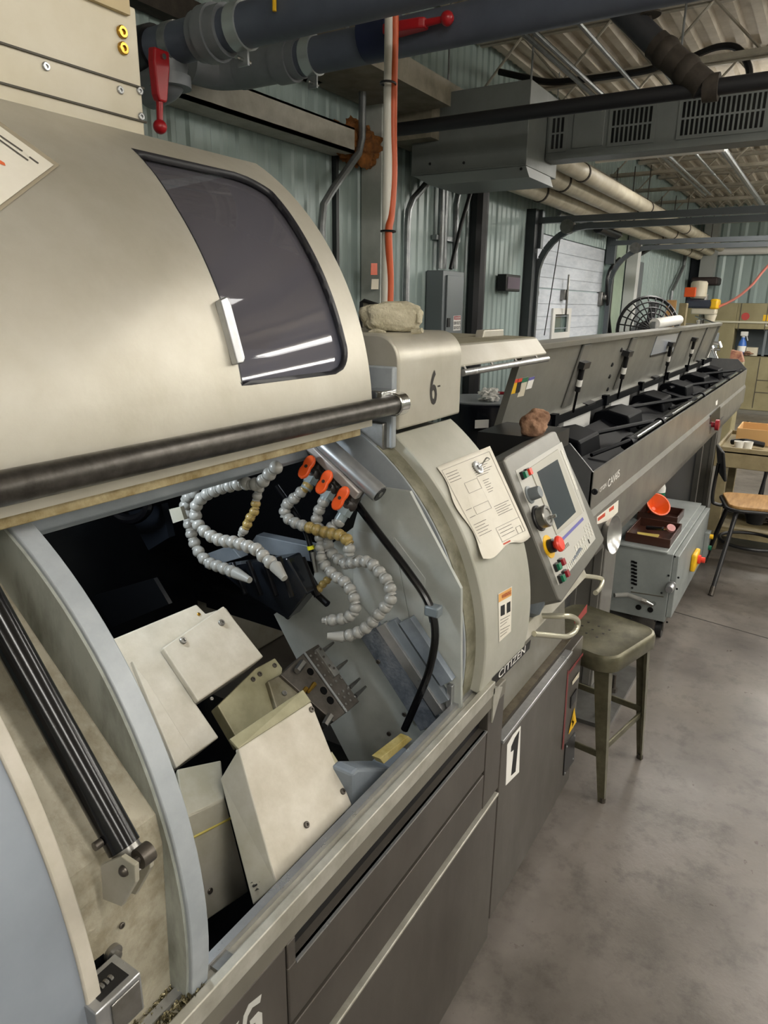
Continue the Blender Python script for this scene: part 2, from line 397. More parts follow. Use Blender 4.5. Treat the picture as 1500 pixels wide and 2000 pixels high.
for hx2 in (DX0+.06, DX1-.06):
    M().box(hx2-.05, hx2+.05, YW-.05, YW, hz-.1, hz+.06).cyl((hx2, YW-.09, hz), (hx2, YW-.03, hz), .035).build('hinge_roller', steel, door, 35, .008)
M().cyl((DX0+.3, 2.3, 2.62), (DX1+.1, 2.3, 2.62), .016).build('torsion_shaft', cond, door)
M().cyl((DX1-.9, 2.3, 2.62), (DX1-.1, 2.3, 2.62), .055, n=20).build('torsion_spring', blackp, door)
M().tube([PY(1094, 464, 2.36), PY(1063, 655, 2.36)], .005, 6).build('pull_cable', blackp, door)
def track(x, yend, lab):
    t = thing('door_track', (x, 2.35, 0), lab, 'door track')
    path = [(x, 2.36, 0.05), (x, 2.36, 2.05)]+[(x, 2.36-.42*(1-math.cos(a)), 2.05+.42*math.sin(a)) for a in [k*math.pi/16 for k in range(1, 9)]]
    path += [(x, 1.7, 2.47), (x, yend, 2.47)]
    g = M()
    for p, q in zip(path[:-1], path[1:]): g.bar(p, q, .05, .045, (1, 0, 0))
    g.build('curved_track', trackm, t)
    M().bar((x-.01, 2.40, 2.53), (x-.01, yend, 2.53), .06, .05).build('support_angle', trackm, t)
    M().box(x-.03, x+.03, 2.33, 2.43, 2.3, 2.62).build('head_bracket', trackm, t)
    M().cyl((x-.05, 2.1, 2.47), (x+.03, 2.1, 2.47), .06).build('cable_pulley', steel, t)
    M().box(x-.015, x+.015, .1, .14, 2.54, ZB).build('hanger_strap', trackm, t)
    return t
track(DX0-.02, -.6, 'dark grey overhead track at near side of white sectional door')
track(DX1+.02, -.6, 'dark grey overhead track at far side of white sectional door')
trim(M().box(DX0-.14, DX0-.03, 2.36, 2.45, 0, 2.62), jambm)
trim(M().box(DX1+.05, DX1+.14, 2.38, 2.45, 0, 2.62), mat('jamb_pale', 'a9bdb6', .4))
trim(M().box(DX1+.2, DX1+.27, 2.38, 2.45, 0, 3.0), blackp)
# green side door and white post beyond the overhead door
gd = M().box(DX1+.3, DX1+.8, 2.40, 2.44, 0, 2.75).build('door_2', mat('green_panel', '9fb09a', .45, 0, '8b9c88', 3)); struct(gd)
trim(M().box(DX1+.95, DX1+1.12, 2.28, 2.42, 0, 2.75), mat('post_white', 'd4d5d2', .5))
trim(M().box(DX1+1.2, DX1+1.7, 2.36, 2.43, 0, 2.4), elecm)
# ------------------------------------------------------------------ ceiling strip lights (lamps of the room, plus one added to brighten the door)
def strip_light(x, y, z, lab, L=2.3, lit=True, power=LAMP_W):
    t = thing('strip_light', (x, y, z), lab, 'ceiling light', 'fluorescent strip lights')
    M().box(x-.045, x+.045, y-L/2, y+L/2, z+.055, z+.1).build('channel', white, t, 0)
    for s in (-.06, .06):
        M().cyl((x+s, y-L/2+.03, z+.035), (x+s, y+L/2-.03, z+.035), .016, n=10).build('tube', mat('lit_tube', 'fffaf0', .5, emit=TUBE_E) if lit else white, t)
    for s in (-.8, .8):
        M().tube([(x, y+s, z+.09), (x, y+s, ZC-.05)], .004, 5).build('hanger_rod', cond, t)
    if not lit: return t
    ld = bpy.data.lights.new('strip_lamp', 'AREA'); ld.shape = 'RECTANGLE'; ld.size = .26; ld.size_y = L; ld.energy = power; ld.color = (1, .975, .935)
    lo = bpy.data.objects.new('strip_lamp', ld); C.objects.link(lo); lo.location = (x, y, z-.012); lo.parent = t; lo.matrix_parent_inverse = Matrix.Translation(-Vector((x, y, z)))
    return t
for i, x in enumerate((-2.2, .2, 2.6, 5.0, 7.4, 9.8, 12.2)):
    for j, y in enumerate((-1.35, -4.2)):
        strip_light(x, y, 3.05, 'long white fluorescent strip light hung over the aisle', power=LAMP_W*(1 if x < 7 else 1.9))
lt = [PZ(1165, 303, 2.9), PZ(1330, 303, 2.9)]
strip_light(lt[0].x+.25, (lt[0].y+lt[1].y)/2-.1, 2.88, 'short unlit strip light hung below and behind the grey louvred duct', 1.0, lit=False)
strip_light(7.3, .7, 3.2, 'added strip light hidden beyond the grey duct to brighten the door', 1.2, power=LAMP_W*1.2)  # added lamp, kept out of sight behind the duct, brightens the sectional door
strip_light(11.6, -.35, 3.0, 'short strip light hung above the tan cabinets at the far end', 1.2, power=LAMP_W*.9)
# ================================================================== THE LATHE
lathe = thing('cnc_lathe', (1.0, 1.25, 0), 'large grey sliding-head lathe with its curved hood door raised', 'machine')
L = lathe
YF = .568                                    # plane of the front panels
RC = (1.172, 1.014)                          # centre (y, z) of the curved guards
def fz(u, v): return PY(u, v, YF)
# ---- base: rear cabinet, floor pan, feet
M().box(-.5, 2.27, .60, 1.95, .09, .56).build('base_cabinet', panelm, L)
M().box(-.5, 2.2, 1.62, 1.97, .56, 1.62).build('rear_cabinet', cov2m, L, 35, .01)
for x in (-.4, .5, 1.4, 2.15):
    for y in (.7, 1.85): M().lathe((x, y, 0), (0, 0, 1), [(.05, 0), (.05, .02), (.02, .03), (.02, .095)], 14).build('levelling_foot', dsteel, L)
# ---- front panels, left to right (edges read off the photograph on the panel plane)
zt = .872; xs0 = -.5; xd0 = fz(563, 1900).x; xd1 = fz(950, 1440).x; xs1 = fz(980, 1445).x
zg = fz(678, 1862).z; zw = fz(800, 1788).z; zb = .1
g = M().box(xs0, xd0-.004, YF, .60, zw+.008, zt-.03); g.build('front_panel', panelm, L, 35, .003)
M().box(xs0, xs1, YF-.001, .60, zt-.03, zt+.01).build('upper_strip', mat('strip_grey', '7b776c', .4, .3, '6c685e', 5), L, 35, .003)
# upper drawer panel with its finger slot
sl0, sl1 = fz(590, 1812), fz(948, 1400); zs1 = zt-.032; zs0 = zs1-.05
drw = M().prism([(xd0, YF, zg+.006), (xd1, YF, zg+.006), (xd1, YF, zs0), (xd0+.03, YF, zs0), (xd0, YF, zs0+.0)], (0, .03, 0)).build('drawer_front', panelm, L, 35, .003)
M().box(xd0+.02, xd1, YF+.022, YF+.04, zs0, zs1).build('finger_slot', blackp, drw)
M().box(xd0+.02, xd1, YF-.002, YF+.008, zs0-.004, zs0).build('slot_lip', alu, drw)
M().box(xd0, xd0+.02, YF, .598, zs0, zs1).build('slot_end', panelm, drw, 35, .002)
M().box(xd1+.004, xs1-.003, YF, .60, zw+.008, zt-.03).build('drawer_stile', panelm, L, 35, .002)
M().box(xd0, xd1, YF, .60, zw+.012, zg-.006).build('mid_panel', panelm, L, 35, .002)
M().box(xs0, xs1-.004, YF+.012, .60, zw-.012, zw+.012).build('panel_gap', blackp, L)
M().box(xs0, xs1-.004, YF-.004, YF+.02, zw-.014, zw-.006).build('panel_edge_trim', railm, L, 35, .002)
M().box(xs0, xs1-.004, YF, .60, .04, zw-.014).build('lower_panel', panelm, L, 35, .003)
# logo glyphs on the front panel: an outlined S-like figure
def onf(u, v): return PY(u, v, YF-.0008)
gl = [(511, 1942), (508, 1958), (493, 1968), (484, 1985), (480, 2010), (473, 2010), (476, 1985), (486, 1962)]
M().slab([onf(*p) for p in gl], .0006).build('logo_stroke', mat('logo_silver', 'b9b8b2', .4), L, 0)
gl = [(505, 1976), (512, 1978), (513, 2010), (500, 2010), (499, 1997), (489, 2004), (488, 1995)]
M().slab([onf(*p) for p in gl], .0006).build('logo_stroke', MATS['logo_silver'], L, 0)
M().slab([onf(467, 1994), onf(462, 2008), onf(455, 2008)], .0006).build('logo_stroke', MATS['logo_silver'], L, 0)
# ---- top rail of the opening
rx0, rx1 = -.4, 1.45
M().prism([(rx0, YF-.004, .915), (rx0, YF+.012, .915), (rx0, YF+.014, .902), (rx0, .612, .902), (rx0, .612, .88), (rx0, YF-.004, .88)], (rx1-rx0, 0, 0)).build('top_rail', railm, L, 35, .002)
M().box(rx0, rx1, .598, .612, .9025, .913).build('rail_inner_lip', alu, L)
M().box(fz(440, 1890).x, fz(470, 1860).x, YF+.012, .60, .9025, .909).build('rail_joiner', steel, L)
# ---- chip pan and dark cavity behind the rail
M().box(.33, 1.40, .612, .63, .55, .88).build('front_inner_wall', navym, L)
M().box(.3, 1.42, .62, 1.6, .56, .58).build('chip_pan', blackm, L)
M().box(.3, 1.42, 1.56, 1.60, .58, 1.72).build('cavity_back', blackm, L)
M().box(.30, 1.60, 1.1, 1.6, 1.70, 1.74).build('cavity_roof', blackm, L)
# ---- curved guards: outer shell right, ring plates, shell left
def ang(y, z): return math.atan2(z-RC[1], y-RC[0])
def cyl_rows(x0, x1, r, a0, a1, n, nx=1, c=RC):
    rows = []
    for j in range(n+1):
        a = a0+(a1-a0)*j/n; rows.append([Vector((lerp(x0, x1, i/nx), c[0]+r*math.cos(a), c[1]+r*math.sin(a))) for i in range(nx+1)])
    return rows
def inward(t, c=RC):
    def f(p):
        d = Vector((0, p.y-c[0], p.z-c[1])); return p-d.normalized()*t
    return f
a0, a1 = ang(.578, .905), ang(.82, 1.525)
if a0 < 0: a0 += 2*math.pi
RS = .604
sh = M().shell(cyl_rows(1.385, 1.68, RS, a0, a1, 28), inward(.03)).build('curved_shell', shellm, L, 60, .004)
M().shell(cyl_rows(1.335, 1.386, .578, a0, a1, 28), inward(.02)).build('greasy_step', greasm, L, 60)
M().box(1.40, 1.67, .60, 1.5, .9, .96).box(1.42, 1.67, 1.0, 1.6, .9, 1.5).build('guard_core', blackm, L)
M().prism([Vector((1.676, y, z)) for y, z in [(RC[0]+(RS-.02)*math.cos(a0+(a1-a0)*k/16), RC[1]+(RS-.02)*math.sin(a0+(a1-a0)*k/16)) for k in range(17)]]+[Vector((1.676, 1.5, 1.5)), Vector((1.676, 1.5, .9))], (-.012, 0, 0)).build('guard_end_plate', shellm, L, 0)
inn = [PX(u, v, 1.33) for u, v in ((857, 1388), (862, 1182), (848, 1178), (770, 1062), (700, 968), (640, 905), (560, 850))]
a2 = ang(.98, 1.565)
outer = [Vector((1.33, RC[0]+.576*math.cos(a0+(a2-a0)*k/26), RC[1]+.576*math.sin(a0+(a2-a0)*k/26))) for k in range(27)]
ringr = M().prism(inn[::-1]+outer, (.012, 0, 0)).build('ring_plate', ringm, L, 0, .001)
for p in ((850, 1157), (864, 1351), (846, 1386)): screw(PX(*p, 1.33), (-1, 0, 0), .007, L)
# left ring with its rolled rim
a3 = ang(1.05, 1.58)
arcL = [(RC[0]+.59*math.cos(a0+(a3-a0)*k/30), RC[1]+.59*math.sin(a0+(a3-a0)*k/30)) for k in range(31)]
M().prism([Vector((.47, y, z)) for y, z in arcL]+[Vector((.47, 1.2, 1.55)), Vector((.47, 1.15, 1.3)), Vector((.47, .8, .9))], (.006, 0, 0)).build('ring_plate', stainm, L, 0)
M().shell(cyl_rows(.474, .505, .596, a0, a3, 34), inward(.012)).build('ring_rim', ringm, L, 60, .002)
# left shell
shl = M().shell(cyl_rows(-.6, .325, .598, a0-.15, a3, 40), inward(.02)).build('curved_shell', mat('shell_blue', '888f98', .4, .1, '7c838c', 5), L, 60)
M().shell(cyl_rows(.325, .343, .602, a0-.15, a3, 40), inward(.03)).build('shell_edge', mat('edge_greige', 'b7b1a5', .45, 0, 'a09a8a', 8), L, 60, .002)
# trough between them
tp = [(.99, 1.53), (.865, 1.415), (.616, 1.191), (.608, 1.15), (.62, .90)]
M().prism([Vector((.34, y, z)) for y, z in tp]+[Vector((.34, .75, .90)), Vector((.34, 1.1, 1.4))], (.131, 0, 0)).build('trough_cover', tray_m, L, 0, .003)
tc0, tc1 = PX(-30, 1160, .40), PX(243, 1655, .40)
dmp = M().cyl(tc0+(tc0-tc1)*.8, tc1, .0185, n=28).build('gas_damper', gloss, L)
dd = (tc1-tc0).normalized()
M().cyl(tc1-dd*.002, tc1+dd*.01, .0165, n=20).cyl(tc1, tc1+dd*.03, .007).build('rod_end', steel, dmp)
M().cyl(tc1-dd*.02+Vector((-.019, 0, 0)), tc1-dd*.02+Vector((-.028, 0, 0)), .005).build('set_screw', dsteel, dmp)
for x, pts in ((.372, ((196, 1691), (236, 1673), (263, 1691), (264, 1725), (237, 1771), (200, 1757))), (.412, ((258, 1650), (283, 1653), (292, 1667), (293, 1696), (264, 1748), (250, 1744)))):
    M().prism([PX(u, v, x) for u, v in pts], (.006, 0, 0)).build('clevis_plate', cov2m, L, 0, .001)
c = PX(243, 1700, .372); M().sphere(c, .0065, 12, 8).cyl(c, c+Vector((.03, 0, 0)), .005, n=10).build('clevis_pin', dsteel, L)
M().cyl(c+Vector((.018, 0, 0)), c+Vector((.034, 0, 0)), .0115, n=18).build('rod_eye', dsteel, L)
for p in ((234, 1805),): screw(PX(*p, .40)+Vector((0, -.003, 0)), (0, -1, 0), .004, L)
for p in ((218, 1860), (220, 1888)):
    q = PY(*p, .612); M().lathe(q, (0, -1, 0), [(.011, -.005), (.011, .006), (.006, .007), (.006, .012), (0, .012)], 16).build('rubber_grommet', steel, L)
# latch block and sludge at the bottom left
M().slab([PY(u, v, .612) for u, v in ((172, 1886), (203, 1862), (206, 1908), (224, 1905), (224, 1922), (172, 1925))], .002).build('latch_recess', blackm, L, 0)
lc_ = PY(214, 1925, .572)
lx_ = lc_.x
lb = M().box(lx_-.03, lx_+.03, lc_.y-.016, lc_.y+.03, lc_.z-.055, lc_.z).build('latch_block', alu, L, 35, .002)
M().box(lx_-.018, lx_+.02, lc_.y-.008, lc_.y+.022, lc_.z-.001, lc_.z+.0008).build('latch_slot', blackp, lb)
for k in range(4): M().lathe((lx_-.014+.006*k, lc_.y+.006, lc_.z), (1, .2, 0), [(.004, 0), (.0045, .002), (.004, .004)], 8).build('latch_spring', steel, lb)
M().box(lx_-.012, lx_+.026, lc_.y-.0185, lc_.y-.016, lc_.z-.05, lc_.z-.006).build('latch_face', steel, lb, 35, .002)
M().box(.34, .5, .575, .64, .86, .905).build('drip_ledge', tray_m, L)
sl = M()
for k in range(420):
    u = random.random(); px = .33+.17*random.random(); py = .578+.05*random.random(); s = .002+.005*random.random()
    d = Vector((random.uniform(-1, 1), random.uniform(-1, 1), random.uniform(-.3, .6))).normalized()
    p = Vector((px, py, .905+.008*random.random())); e = d.orthogonal().normalized()*s*.35
    sl.add([p-d*s-e, p+d*s-e, p+d*s+e, p-d*s+e+Vector((0, 0, s*.5))], [(0, 1, 2, 3)])
slo = sl.build('metal_chips', chipm, L, 0); slo['kind'] = 'stuff'
# ---- hood door (raised), with window
HC, HR = (1.42, 1.565), .605
hx0, hx1 = .33, 1.27
def hp(x, f, r=HR): return Vector((x, HC[0]-r*math.cos(f), HC[1]+r*math.sin(f)))
def hit(u, v, r=HR):
    p = PC(u, v, HC[0], HC[1], r); return p.x, math.atan2(p.z-HC[1], HC[0]-p.y)
FT = math.acos((HC[0]-1.12)/HR); FB = -.03
le = [hit(*p) for p in ((257, 290), (300, 338), (345, 408), (385, 480), (420, 560), (450, 650), (472, 752))]
re_ = [hit(*p) for p in ((497, 347), (530, 372), (565, 415), (605, 480), (642, 560), (668, 640), (682, 700))]
fb = (hit(472, 752)[1]+hit(600, 738)[1])/2; ft = (hit(300, 300)[1]+hit(440, 332)[1])/2
def interp(tab, f):
    tab = sorted(tab, key=lambda t: t[1])
    if f <= tab[0][1]: return tab[0][0]
    for (xa, fa), (xb, fb_) in zip(tab[:-1], tab[1:]):
        if f <= fb_: return lerp(xa, xb, (f-fa)/(fb_-fa+1e-9))
    return tab[-1][0]
def xl(f): return interp(le, f)
def xr(f):
    x = interp(re_, f); rd = .055
    for lim, s in ((fb, 1), (ft, -1)):
        d = (f-lim)*s*HR
        if d < rd: x -= rd-math.sqrt(max(0, rd*rd-(rd-max(d, 0))**2))
    return x
frows = sorted(set([FB+(fb-FB)*k/8 for k in range(9)]+[fb+(ft-fb)*k/60 for k in range(61)]+[ft+(FT-ft)*k/3 for k in range(4)]))
g = M()
def strip(rows, side):
    pass
th = .012
for fa, fc in zip(frows[:-1], frows[1:]):
    inside = fa >= fb-1e-9 and fc <= ft+1e-9
    spans = [((hx0, xl(fa)), (hx0, xl(fc))), ((xr(fa), hx1), (xr(fc), hx1))] if inside else [((hx0, hx1), (hx0, hx1))]
    for (xa0, xa1), (xc0, xc1) in spans:
        nx = 6
        g.grid([[hp(lerp(xa0, xa1, i/nx), fa) for i in range(nx+1)], [hp(lerp(xc0, xc1, i/nx), fc) for i in range(nx+1)]])
        g.grid([[hp(lerp(xa0, xa1, i/nx), fa, HR-th) for i in range(nx+1)][::-1], [hp(lerp(xc0, xc1, i/nx), fc, HR-th) for i in range(nx+1)][::-1]])
# rims of opening, ends, bottom
wr = [fb+(ft-fb)*k/60 for k in range(61)]
loop = [(xl(f), f) for f in wr]+[(lerp(xl(ft), xr(ft), k/10), ft) for k in range(1, 10)]+[(xr(f), f) for f in wr[::-1]]+[(lerp(xr(fb), xl(fb), k/10), fb) for k in range(1, 10)]
loop.append(loop[0])
g.grid([[hp(x, f) for x, f in loop], [hp(x, f, HR-th) for x, f in loop]])
for x in (hx0, hx1): g.grid([[hp(x, f) for f in frows], [hp(x, f, HR-th) for f in frows]])
g.grid([[hp(hx0, FB), hp(hx1, FB)], [hp(hx0, FB, HR-th), hp(hx1, FB, HR-th)]])
# flat top behind the crease
tz = hp(0, FT).z; ty = hp(0, FT).y
g.box(hx0, hx1, ty, 1.55, tz-.012, tz)
hood = g.build('hood_door', hoodm, L, 50)
ed = M()
for x in (hx0+.004, hx1-.004): pass
M().grid([[hp(lerp(xl(f)-.004, xr(f)+.004, i/12), f, HR-th-.003) for i in range(13)] for f in wr]).build('window_pane', winm, hood, 60)
gk = M()
gk.tube([hp(x, f, HR-.007) for x, f in loop[:-1]], .0075, 6, True)
gk.build('window_gasket', mat('gasket_black', '1d1d22', .4), hood, 60)
tabp = [(418, 590), (431, 583), (440, 600), (467, 703), (464, 712), (452, 714)]
M().prism([hp(*hit(*p), HR+.001) for p in tabp], hp(0, .25, 1)-hp(0, .25, .986)).build('window_tab', alu, hood, 0, .002)
M().box(hx1-.02, hx1-.008, 1.0, 1.42, 1.58, 1.62).build('hood_stiffener', cov2m, hood)
# inner cheek seen through the window
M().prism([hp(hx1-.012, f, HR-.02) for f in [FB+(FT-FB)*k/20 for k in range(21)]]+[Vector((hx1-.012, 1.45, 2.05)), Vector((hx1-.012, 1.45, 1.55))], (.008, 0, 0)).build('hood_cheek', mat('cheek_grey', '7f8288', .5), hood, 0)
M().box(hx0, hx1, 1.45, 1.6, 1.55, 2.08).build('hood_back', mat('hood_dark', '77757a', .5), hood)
# handle bar with end brackets
by, bz = .797, 1.588
bar = M().cyl((.28, by, bz), (1.33, by, bz), .0215, n=28).build('handle_bar', gunm, hood)
M().cyl((1.325, by, bz), (1.362, by, bz), .026, n=28).box(1.29, 1.35, by+.005, by+.06, bz-.012, bz+.032).build('bar_bracket', chrome, bar, 35, .003)
# flange under the bar
zb0 = PY(300, 938, .835).z
M().box(.33, 1.24, .825, .85, zb0-.012, zb0+.03).build('door_seal_flange', mat('grimy_flange', 'b7a983', .55, 0, '7d6a3f', 24, .2, 90), hood, 35, .002)
qa, qm, qb = PY(330, 948, .95).z, PY(330, 968, .95).z, PY(330, 977, .95).z
M().prism([(.48, .956, qa), (.48, .95, qm), (.48, .955, qb), (.48, .975, qb), (.48, .975, qa)], (PY(605, 880, .95).x-.48, 0, 0)).build('drip_channel', bluep, L, 0, .002)
# instruction sheet in its sleeve on the hood (top left corner of the view)
def hq(u, v, r): return PC(u, v, HC[0], HC[1], r)
def bil(c, s, t): return (lerp(lerp(c[0][0], c[1][0], s), lerp(c[3][0], c[2][0], s), t), lerp(lerp(c[0][1], c[1][1], s), lerp(c[3][1], c[2][1], s), t))
def patch(cs, r, c, n=10, m2=10): return [[PC(*bil(cs, i/n, j/m2), c[0], c[1], r) for i in range(n+1)] for j in range(m2+1)]
slv = M().grid(patch([(-120, 150), (117, 322), (-10, 420), (-250, 250)], HR+.002, HC)).build('sheet_sleeve', mat('sleeve_film', 'a49a86', .25), hood, 60)
M().grid(patch([(-120, 160), (105, 322), (-10, 408), (-240, 250)], HR+.004, HC)).build('printed_sheet', paper, slv, 60)
for (p, q2) in (((0, 263), (45, 294)), ((0, 272), (56, 312)), ((58, 305), (76, 318))):
    w = 2.2
    M().grid(patch([p, q2, (q2[0]-1.5, q2[1]+w), (p[0]-1.5, p[1]+w)], HR+.0046, HC, 6, 1)).build('print_line', ink, slv, 0)
M().grid(patch([(-20, 300), (9, 318), (11, 324), (-20, 312)], HR+.0046, HC, 4, 1)).build('red_mark', mat('red_mark', 'd8683c', .7), slv, 0)
# ---- cream box on top
cb = M().box(-.6, 1.042, 1.2, 1.62, 2.06, 2.325).build('mist_collector', creamm, L, 35, .004)
def cl(u, v): return PY(u, v, 1.2)
for pa, pb in (((0, 85), (278, 172)), ((0, 163), (278, 237))):
    a, b = cl(*pa), cl(*pb); z = (a.z+b.z)/2
    M().box(-.6, 1.045, 1.196, 1.2, z-.0016, z+.0016).build('panel_seam', mat('seam_dark', '4a453b', .6), cb)
M().box(-.6, 1.02, 1.19, 1.2, 2.305, 2.33).build('top_lip', mat('tan_lip', 'b6a47c', .5), cb)
for p in ((237, 63), (239, 95)): screw(cl(*p)+Vector((0, -.0, 0)), (0, -1, 0), .011, cb, gold, 'brass_bolt')
for p in ((89, 130), (234, 176), (272, 178), (275, 228)): screw(cl(*p), (0, -1, 0), .007, cb, alu)
# ---- box with the figure 6
bx0, bx1, byf, bz0, bz1, br = 1.375, 1.70, .812, 1.522, 1.737, .062
pr = [(byf, bz0), (byf, bz1-br)]+[(byf+br-br*math.cos(k*math.pi/16), bz1-br+br*math.sin(k*math.pi/16)) for k in range(1, 9)]+[(1.6, bz1), (1.6, bz0)]
box6 = M().prism([Vector((bx0, y, z)) for y, z in pr], (bx1-bx0, 0, 0)).build('drive_cover', hoodm, L, 35, .006)
M().box(1.355, bx0-.001, .815, 1.1, bz0-.04, bz1-.07).build('cover_side', ringm, box6, 35, .004)
M().box(1.34, 1.376, .83, 1.1, bz0-.045, bz0+.02).build('cover_hinge', steel, box6, 35, .003)
def on6(u, v): return PY(u, v, byf-.0006)
text('number_six', '6', on6(840, 791), on6(853, 790), on6(840, 722), mat('number_black', '2b2723', .6), box6)
M().slab([on6(855, 753), on6(860, 752), on6(860, 755), on6(855, 756)], .0005).build('small_mark', MATS['number_black'], box6, 0)
# dark bent tray edge behind, under the rag
bb = M().slab([PX(u, v, 1.62) for u, v in ((706, 588), (760, 604), (762, 640), (704, 640))], .02).build('bent_bracket', cov2m, L, 0, .003)
M().tube([PX(u, v, 1.615) for u, v in ((704, 640), (706, 590), (711, 587), (762, 604))], .005, 8).build('bracket_rim', blackp, bb)
# ---- sub hood behind (chamfered) with grab rail
q0, q1 = PY(908, 712, .83), PY(1083, 693, .83); k0 = PY(905, 672, .87)
sx0, sx1 = 1.705, min(q1.x, 2.412); zlo = (q0.z+q1.z)/2
pf = [(.83, zlo), (.83, zlo+.006), (.868, 1.693), (.875, 1.697), (1.21, 1.701), (1.21, zlo)]
sub = M().prism([Vector((sx0, y, z)) for y, z in pf], (sx1-sx0, 0, 0)).build('spindle_cover', hoodm, L, 0, .003)
a, b = PY(912, 722, .825), PY(1080, 702, .825); zz = (a.z+b.z)/2
M().cyl((sx0+.02, .822, zz), (sx1-.01, .822, zz), .0095, n=16).build('grab_rail', alu, sub)
for k in range(4): M().cyl((lerp(sx0+.05, sx1-.1, k/3), .822, zz), (lerp(sx0+.05, sx1-.1, k/3), .834, zlo+.003), .004, n=8).build('rail_standoff', steel, sub)
ha, hb = PY(943, 663, .98), PY(984, 661, .98); ha.z = hb.z = 1.6985
M().prism([(sx0, .88, 1.6975), (sx1, .88, 1.6975), (sx1, 1.21, 1.7015), (sx0, 1.21, 1.7015)], (0, 0, .001)).build('dusty_top', mat('dust_film', '8f8975', .7, 0, '7b755f', 8), sub, 0)
M().prism([ha+Vector((0, 0, .0)), ha+Vector((.01, 0, .024)), hb+Vector((-.005, 0, .024)), hb], (0, .03, 0)).build('lift_handle', hoodm, sub, 0, .003)
# ---- right cabinet below the control panel
xc1 = 2.275; zc = fz(982, 1445).z
rc = M().box(xs1+.002, xc1-.16, YF, 1.3, .1, zc-.004).build('side_cabinet', panelm, L, 35, .003)
M().box(xc1-.158, xc1, YF+.002, 1.3, .1, zc-.004).build('switch_column', panelm, L, 35, .003)
M().box(xs1, xc1-.15, YF-.006, YF+.02, zc-.008, zc+.004).build('edge_bead', alu, rc, 35, .002)
M().box(xs1, xc1, YF+.03, .70, zc-.004, zc+.0).build('greasy_ledge', mat('greasy_ledge', '6a6150', .4, .2, '3c3427', 18), L)
M().prism([(xs1, .62, zc), (xs1, .64, .90), (xs1, .9, .90), (xs1, .9, zc)], (xc1-xs1-.05, 0, 0)).build('apron', mat('apron_grey', '807d74', .4, .25, '6d6a60', 5), L, 0, .003)
q = [PY(u, v, .60) for u, v in ((1018, 1345), (1150, 1163))]
M().prism([(1.46, .585, .905), (1.46, .60, .935), (1.46, .66, .935), (1.46, .66, .905)], (2.30-1.46, 0, 0)).build('ledge_bar', cov2m, L, 0, .002)
M().slab([PY(1122, 1215, .583), PY(1147, 1180, .583), PY(1146, 1196, .583), PY(1124, 1222, .583)], .001).build('red_label', mat('label_red', '8f2f2c', .5), L, 0)
# sloped corner gusset under the shell
M().prism([(1.44, YF-.004, .90), (1.50, YF-.004, .875), (1.445, YF-.004, .80)], (0, .03, 0)).build('corner_gusset', railm, L, 0)
lab1 = M().slab([onf(1002, 1436), onf(1017, 1418), onf(1014, 1508), onf(988, 1534), onf(991, 1455)], .0008).build('number_label', wht, rc, 0)
M().slab([PY(u, v, YF-.0016) for u, v in ((1014.5, 1427), (1007, 1507), (998.5, 1515), (1004, 1464), (998, 1469), (999, 1458), (1006, 1441))], .0006).build('number_one', blk, lab1, 0)
# switch column details
def onc(u, v): return PY(u, v, YF-.0015)
M().slab([onc(1098, 1300), onc(1140, 1273), onc(1119, 1500), onc(1095, 1480)], .0006)
M().slab([onc(1109, 1308), onc(1111, 1312), onc(1101, 1462), onc(1098, 1465)], .0008).build('red_outline', mat('outline_red', '6e2b2a', .5), L, 0)
M().slab([onc(1111, 1312), onc(1139, 1275), onc(1139, 1279), onc(1112, 1317)], .0008).build('red_outline', MATS['outline_red'], L, 0)
M().slab([onc(1118, 1332), onc(1132, 1312), onc(1131, 1322), onc(1118, 1338)], .0008).build('rating_plate', creamm, L, 0)
M().slab([onc(1116, 1362), onc(1127, 1345), onc(1124, 1368), onc(1115, 1384)], .004).build('isolator_switch', blackp, L, 0)
wl = M().slab([onc(1122, 1383), onc(1126, 1410), onc(1111, 1434)], .0008).build('hazard_triangle', yel, L, 0)
M().slab([onc(1121, 1395), onc(1119, 1408), onc(1122, 1408), onc(1117, 1422), onc(1118, 1411), onc(1116, 1412)], .0008).build('lightning_mark', blk, wl, 0)
sk = M().slab([onc(1105, 1454), onc(1124, 1430), onc(1121, 1486), onc(1101, 1515)], .004).build('fan_grille', blackp, L, 0)
for p in ((1107, 1458), (1122, 1437), (1119, 1482), (1103, 1510)): screw(onc(*p), (0, -1, 0), .004, sk, alu)
# ---- things on the shell
def sp(u, v, r=RS): return PC(u, v, RC[0], RC[1], r)
strip_ = M().grid([[sp(*bil([(962, 1324), (1037, 1249), (1034, 1267), (957.5, 1348)], i/8, j/3), RS+.001) for i in range(9)] for j in range(4)]).build('name_strip', blk, sh, 0)
text('name_lettering', 'CITIZEN', sp(973, 1327, RS+.0016), sp(1025, 1274, RS+.0016), sp(974, 1312, RS+.0016), wht, strip_)
wl = M().grid([[sp(*bil([(973, 1160), (1000, 1145), (998, 1233), (975, 1254)], i/5, j/10), RS+.001) for i in range(6)] for j in range(11)]).build('warning_label', paper, sh, 0)
M().grid([[sp(*bil([(974, 1161), (999, 1147), (999, 1163), (974, 1177)], i/4, j/2), RS+.0015) for i in range(5)] for j in range(3)]).build('warning_band', mat('band_orange', 'd9a25a', .6), wl, 0)
text('warning_word', 'WARNING', sp(980, 1170, RS+.002), sp(998, 1160, RS+.002), sp(980, 1162, RS+.002), mat('word_red', 'a23a1e', .6), wl)
for c4 in ([(978, 1184), (986, 1180), (986, 1200), (978, 1204)], [(990, 1178), (997, 1174), (997, 1194), (990, 1198)]):
    M().grid([[sp(*bil(c4, i/2, j/3), RS+.0016) for i in range(3)] for j in range(4)]).build('pictogram', blk, wl, 0)
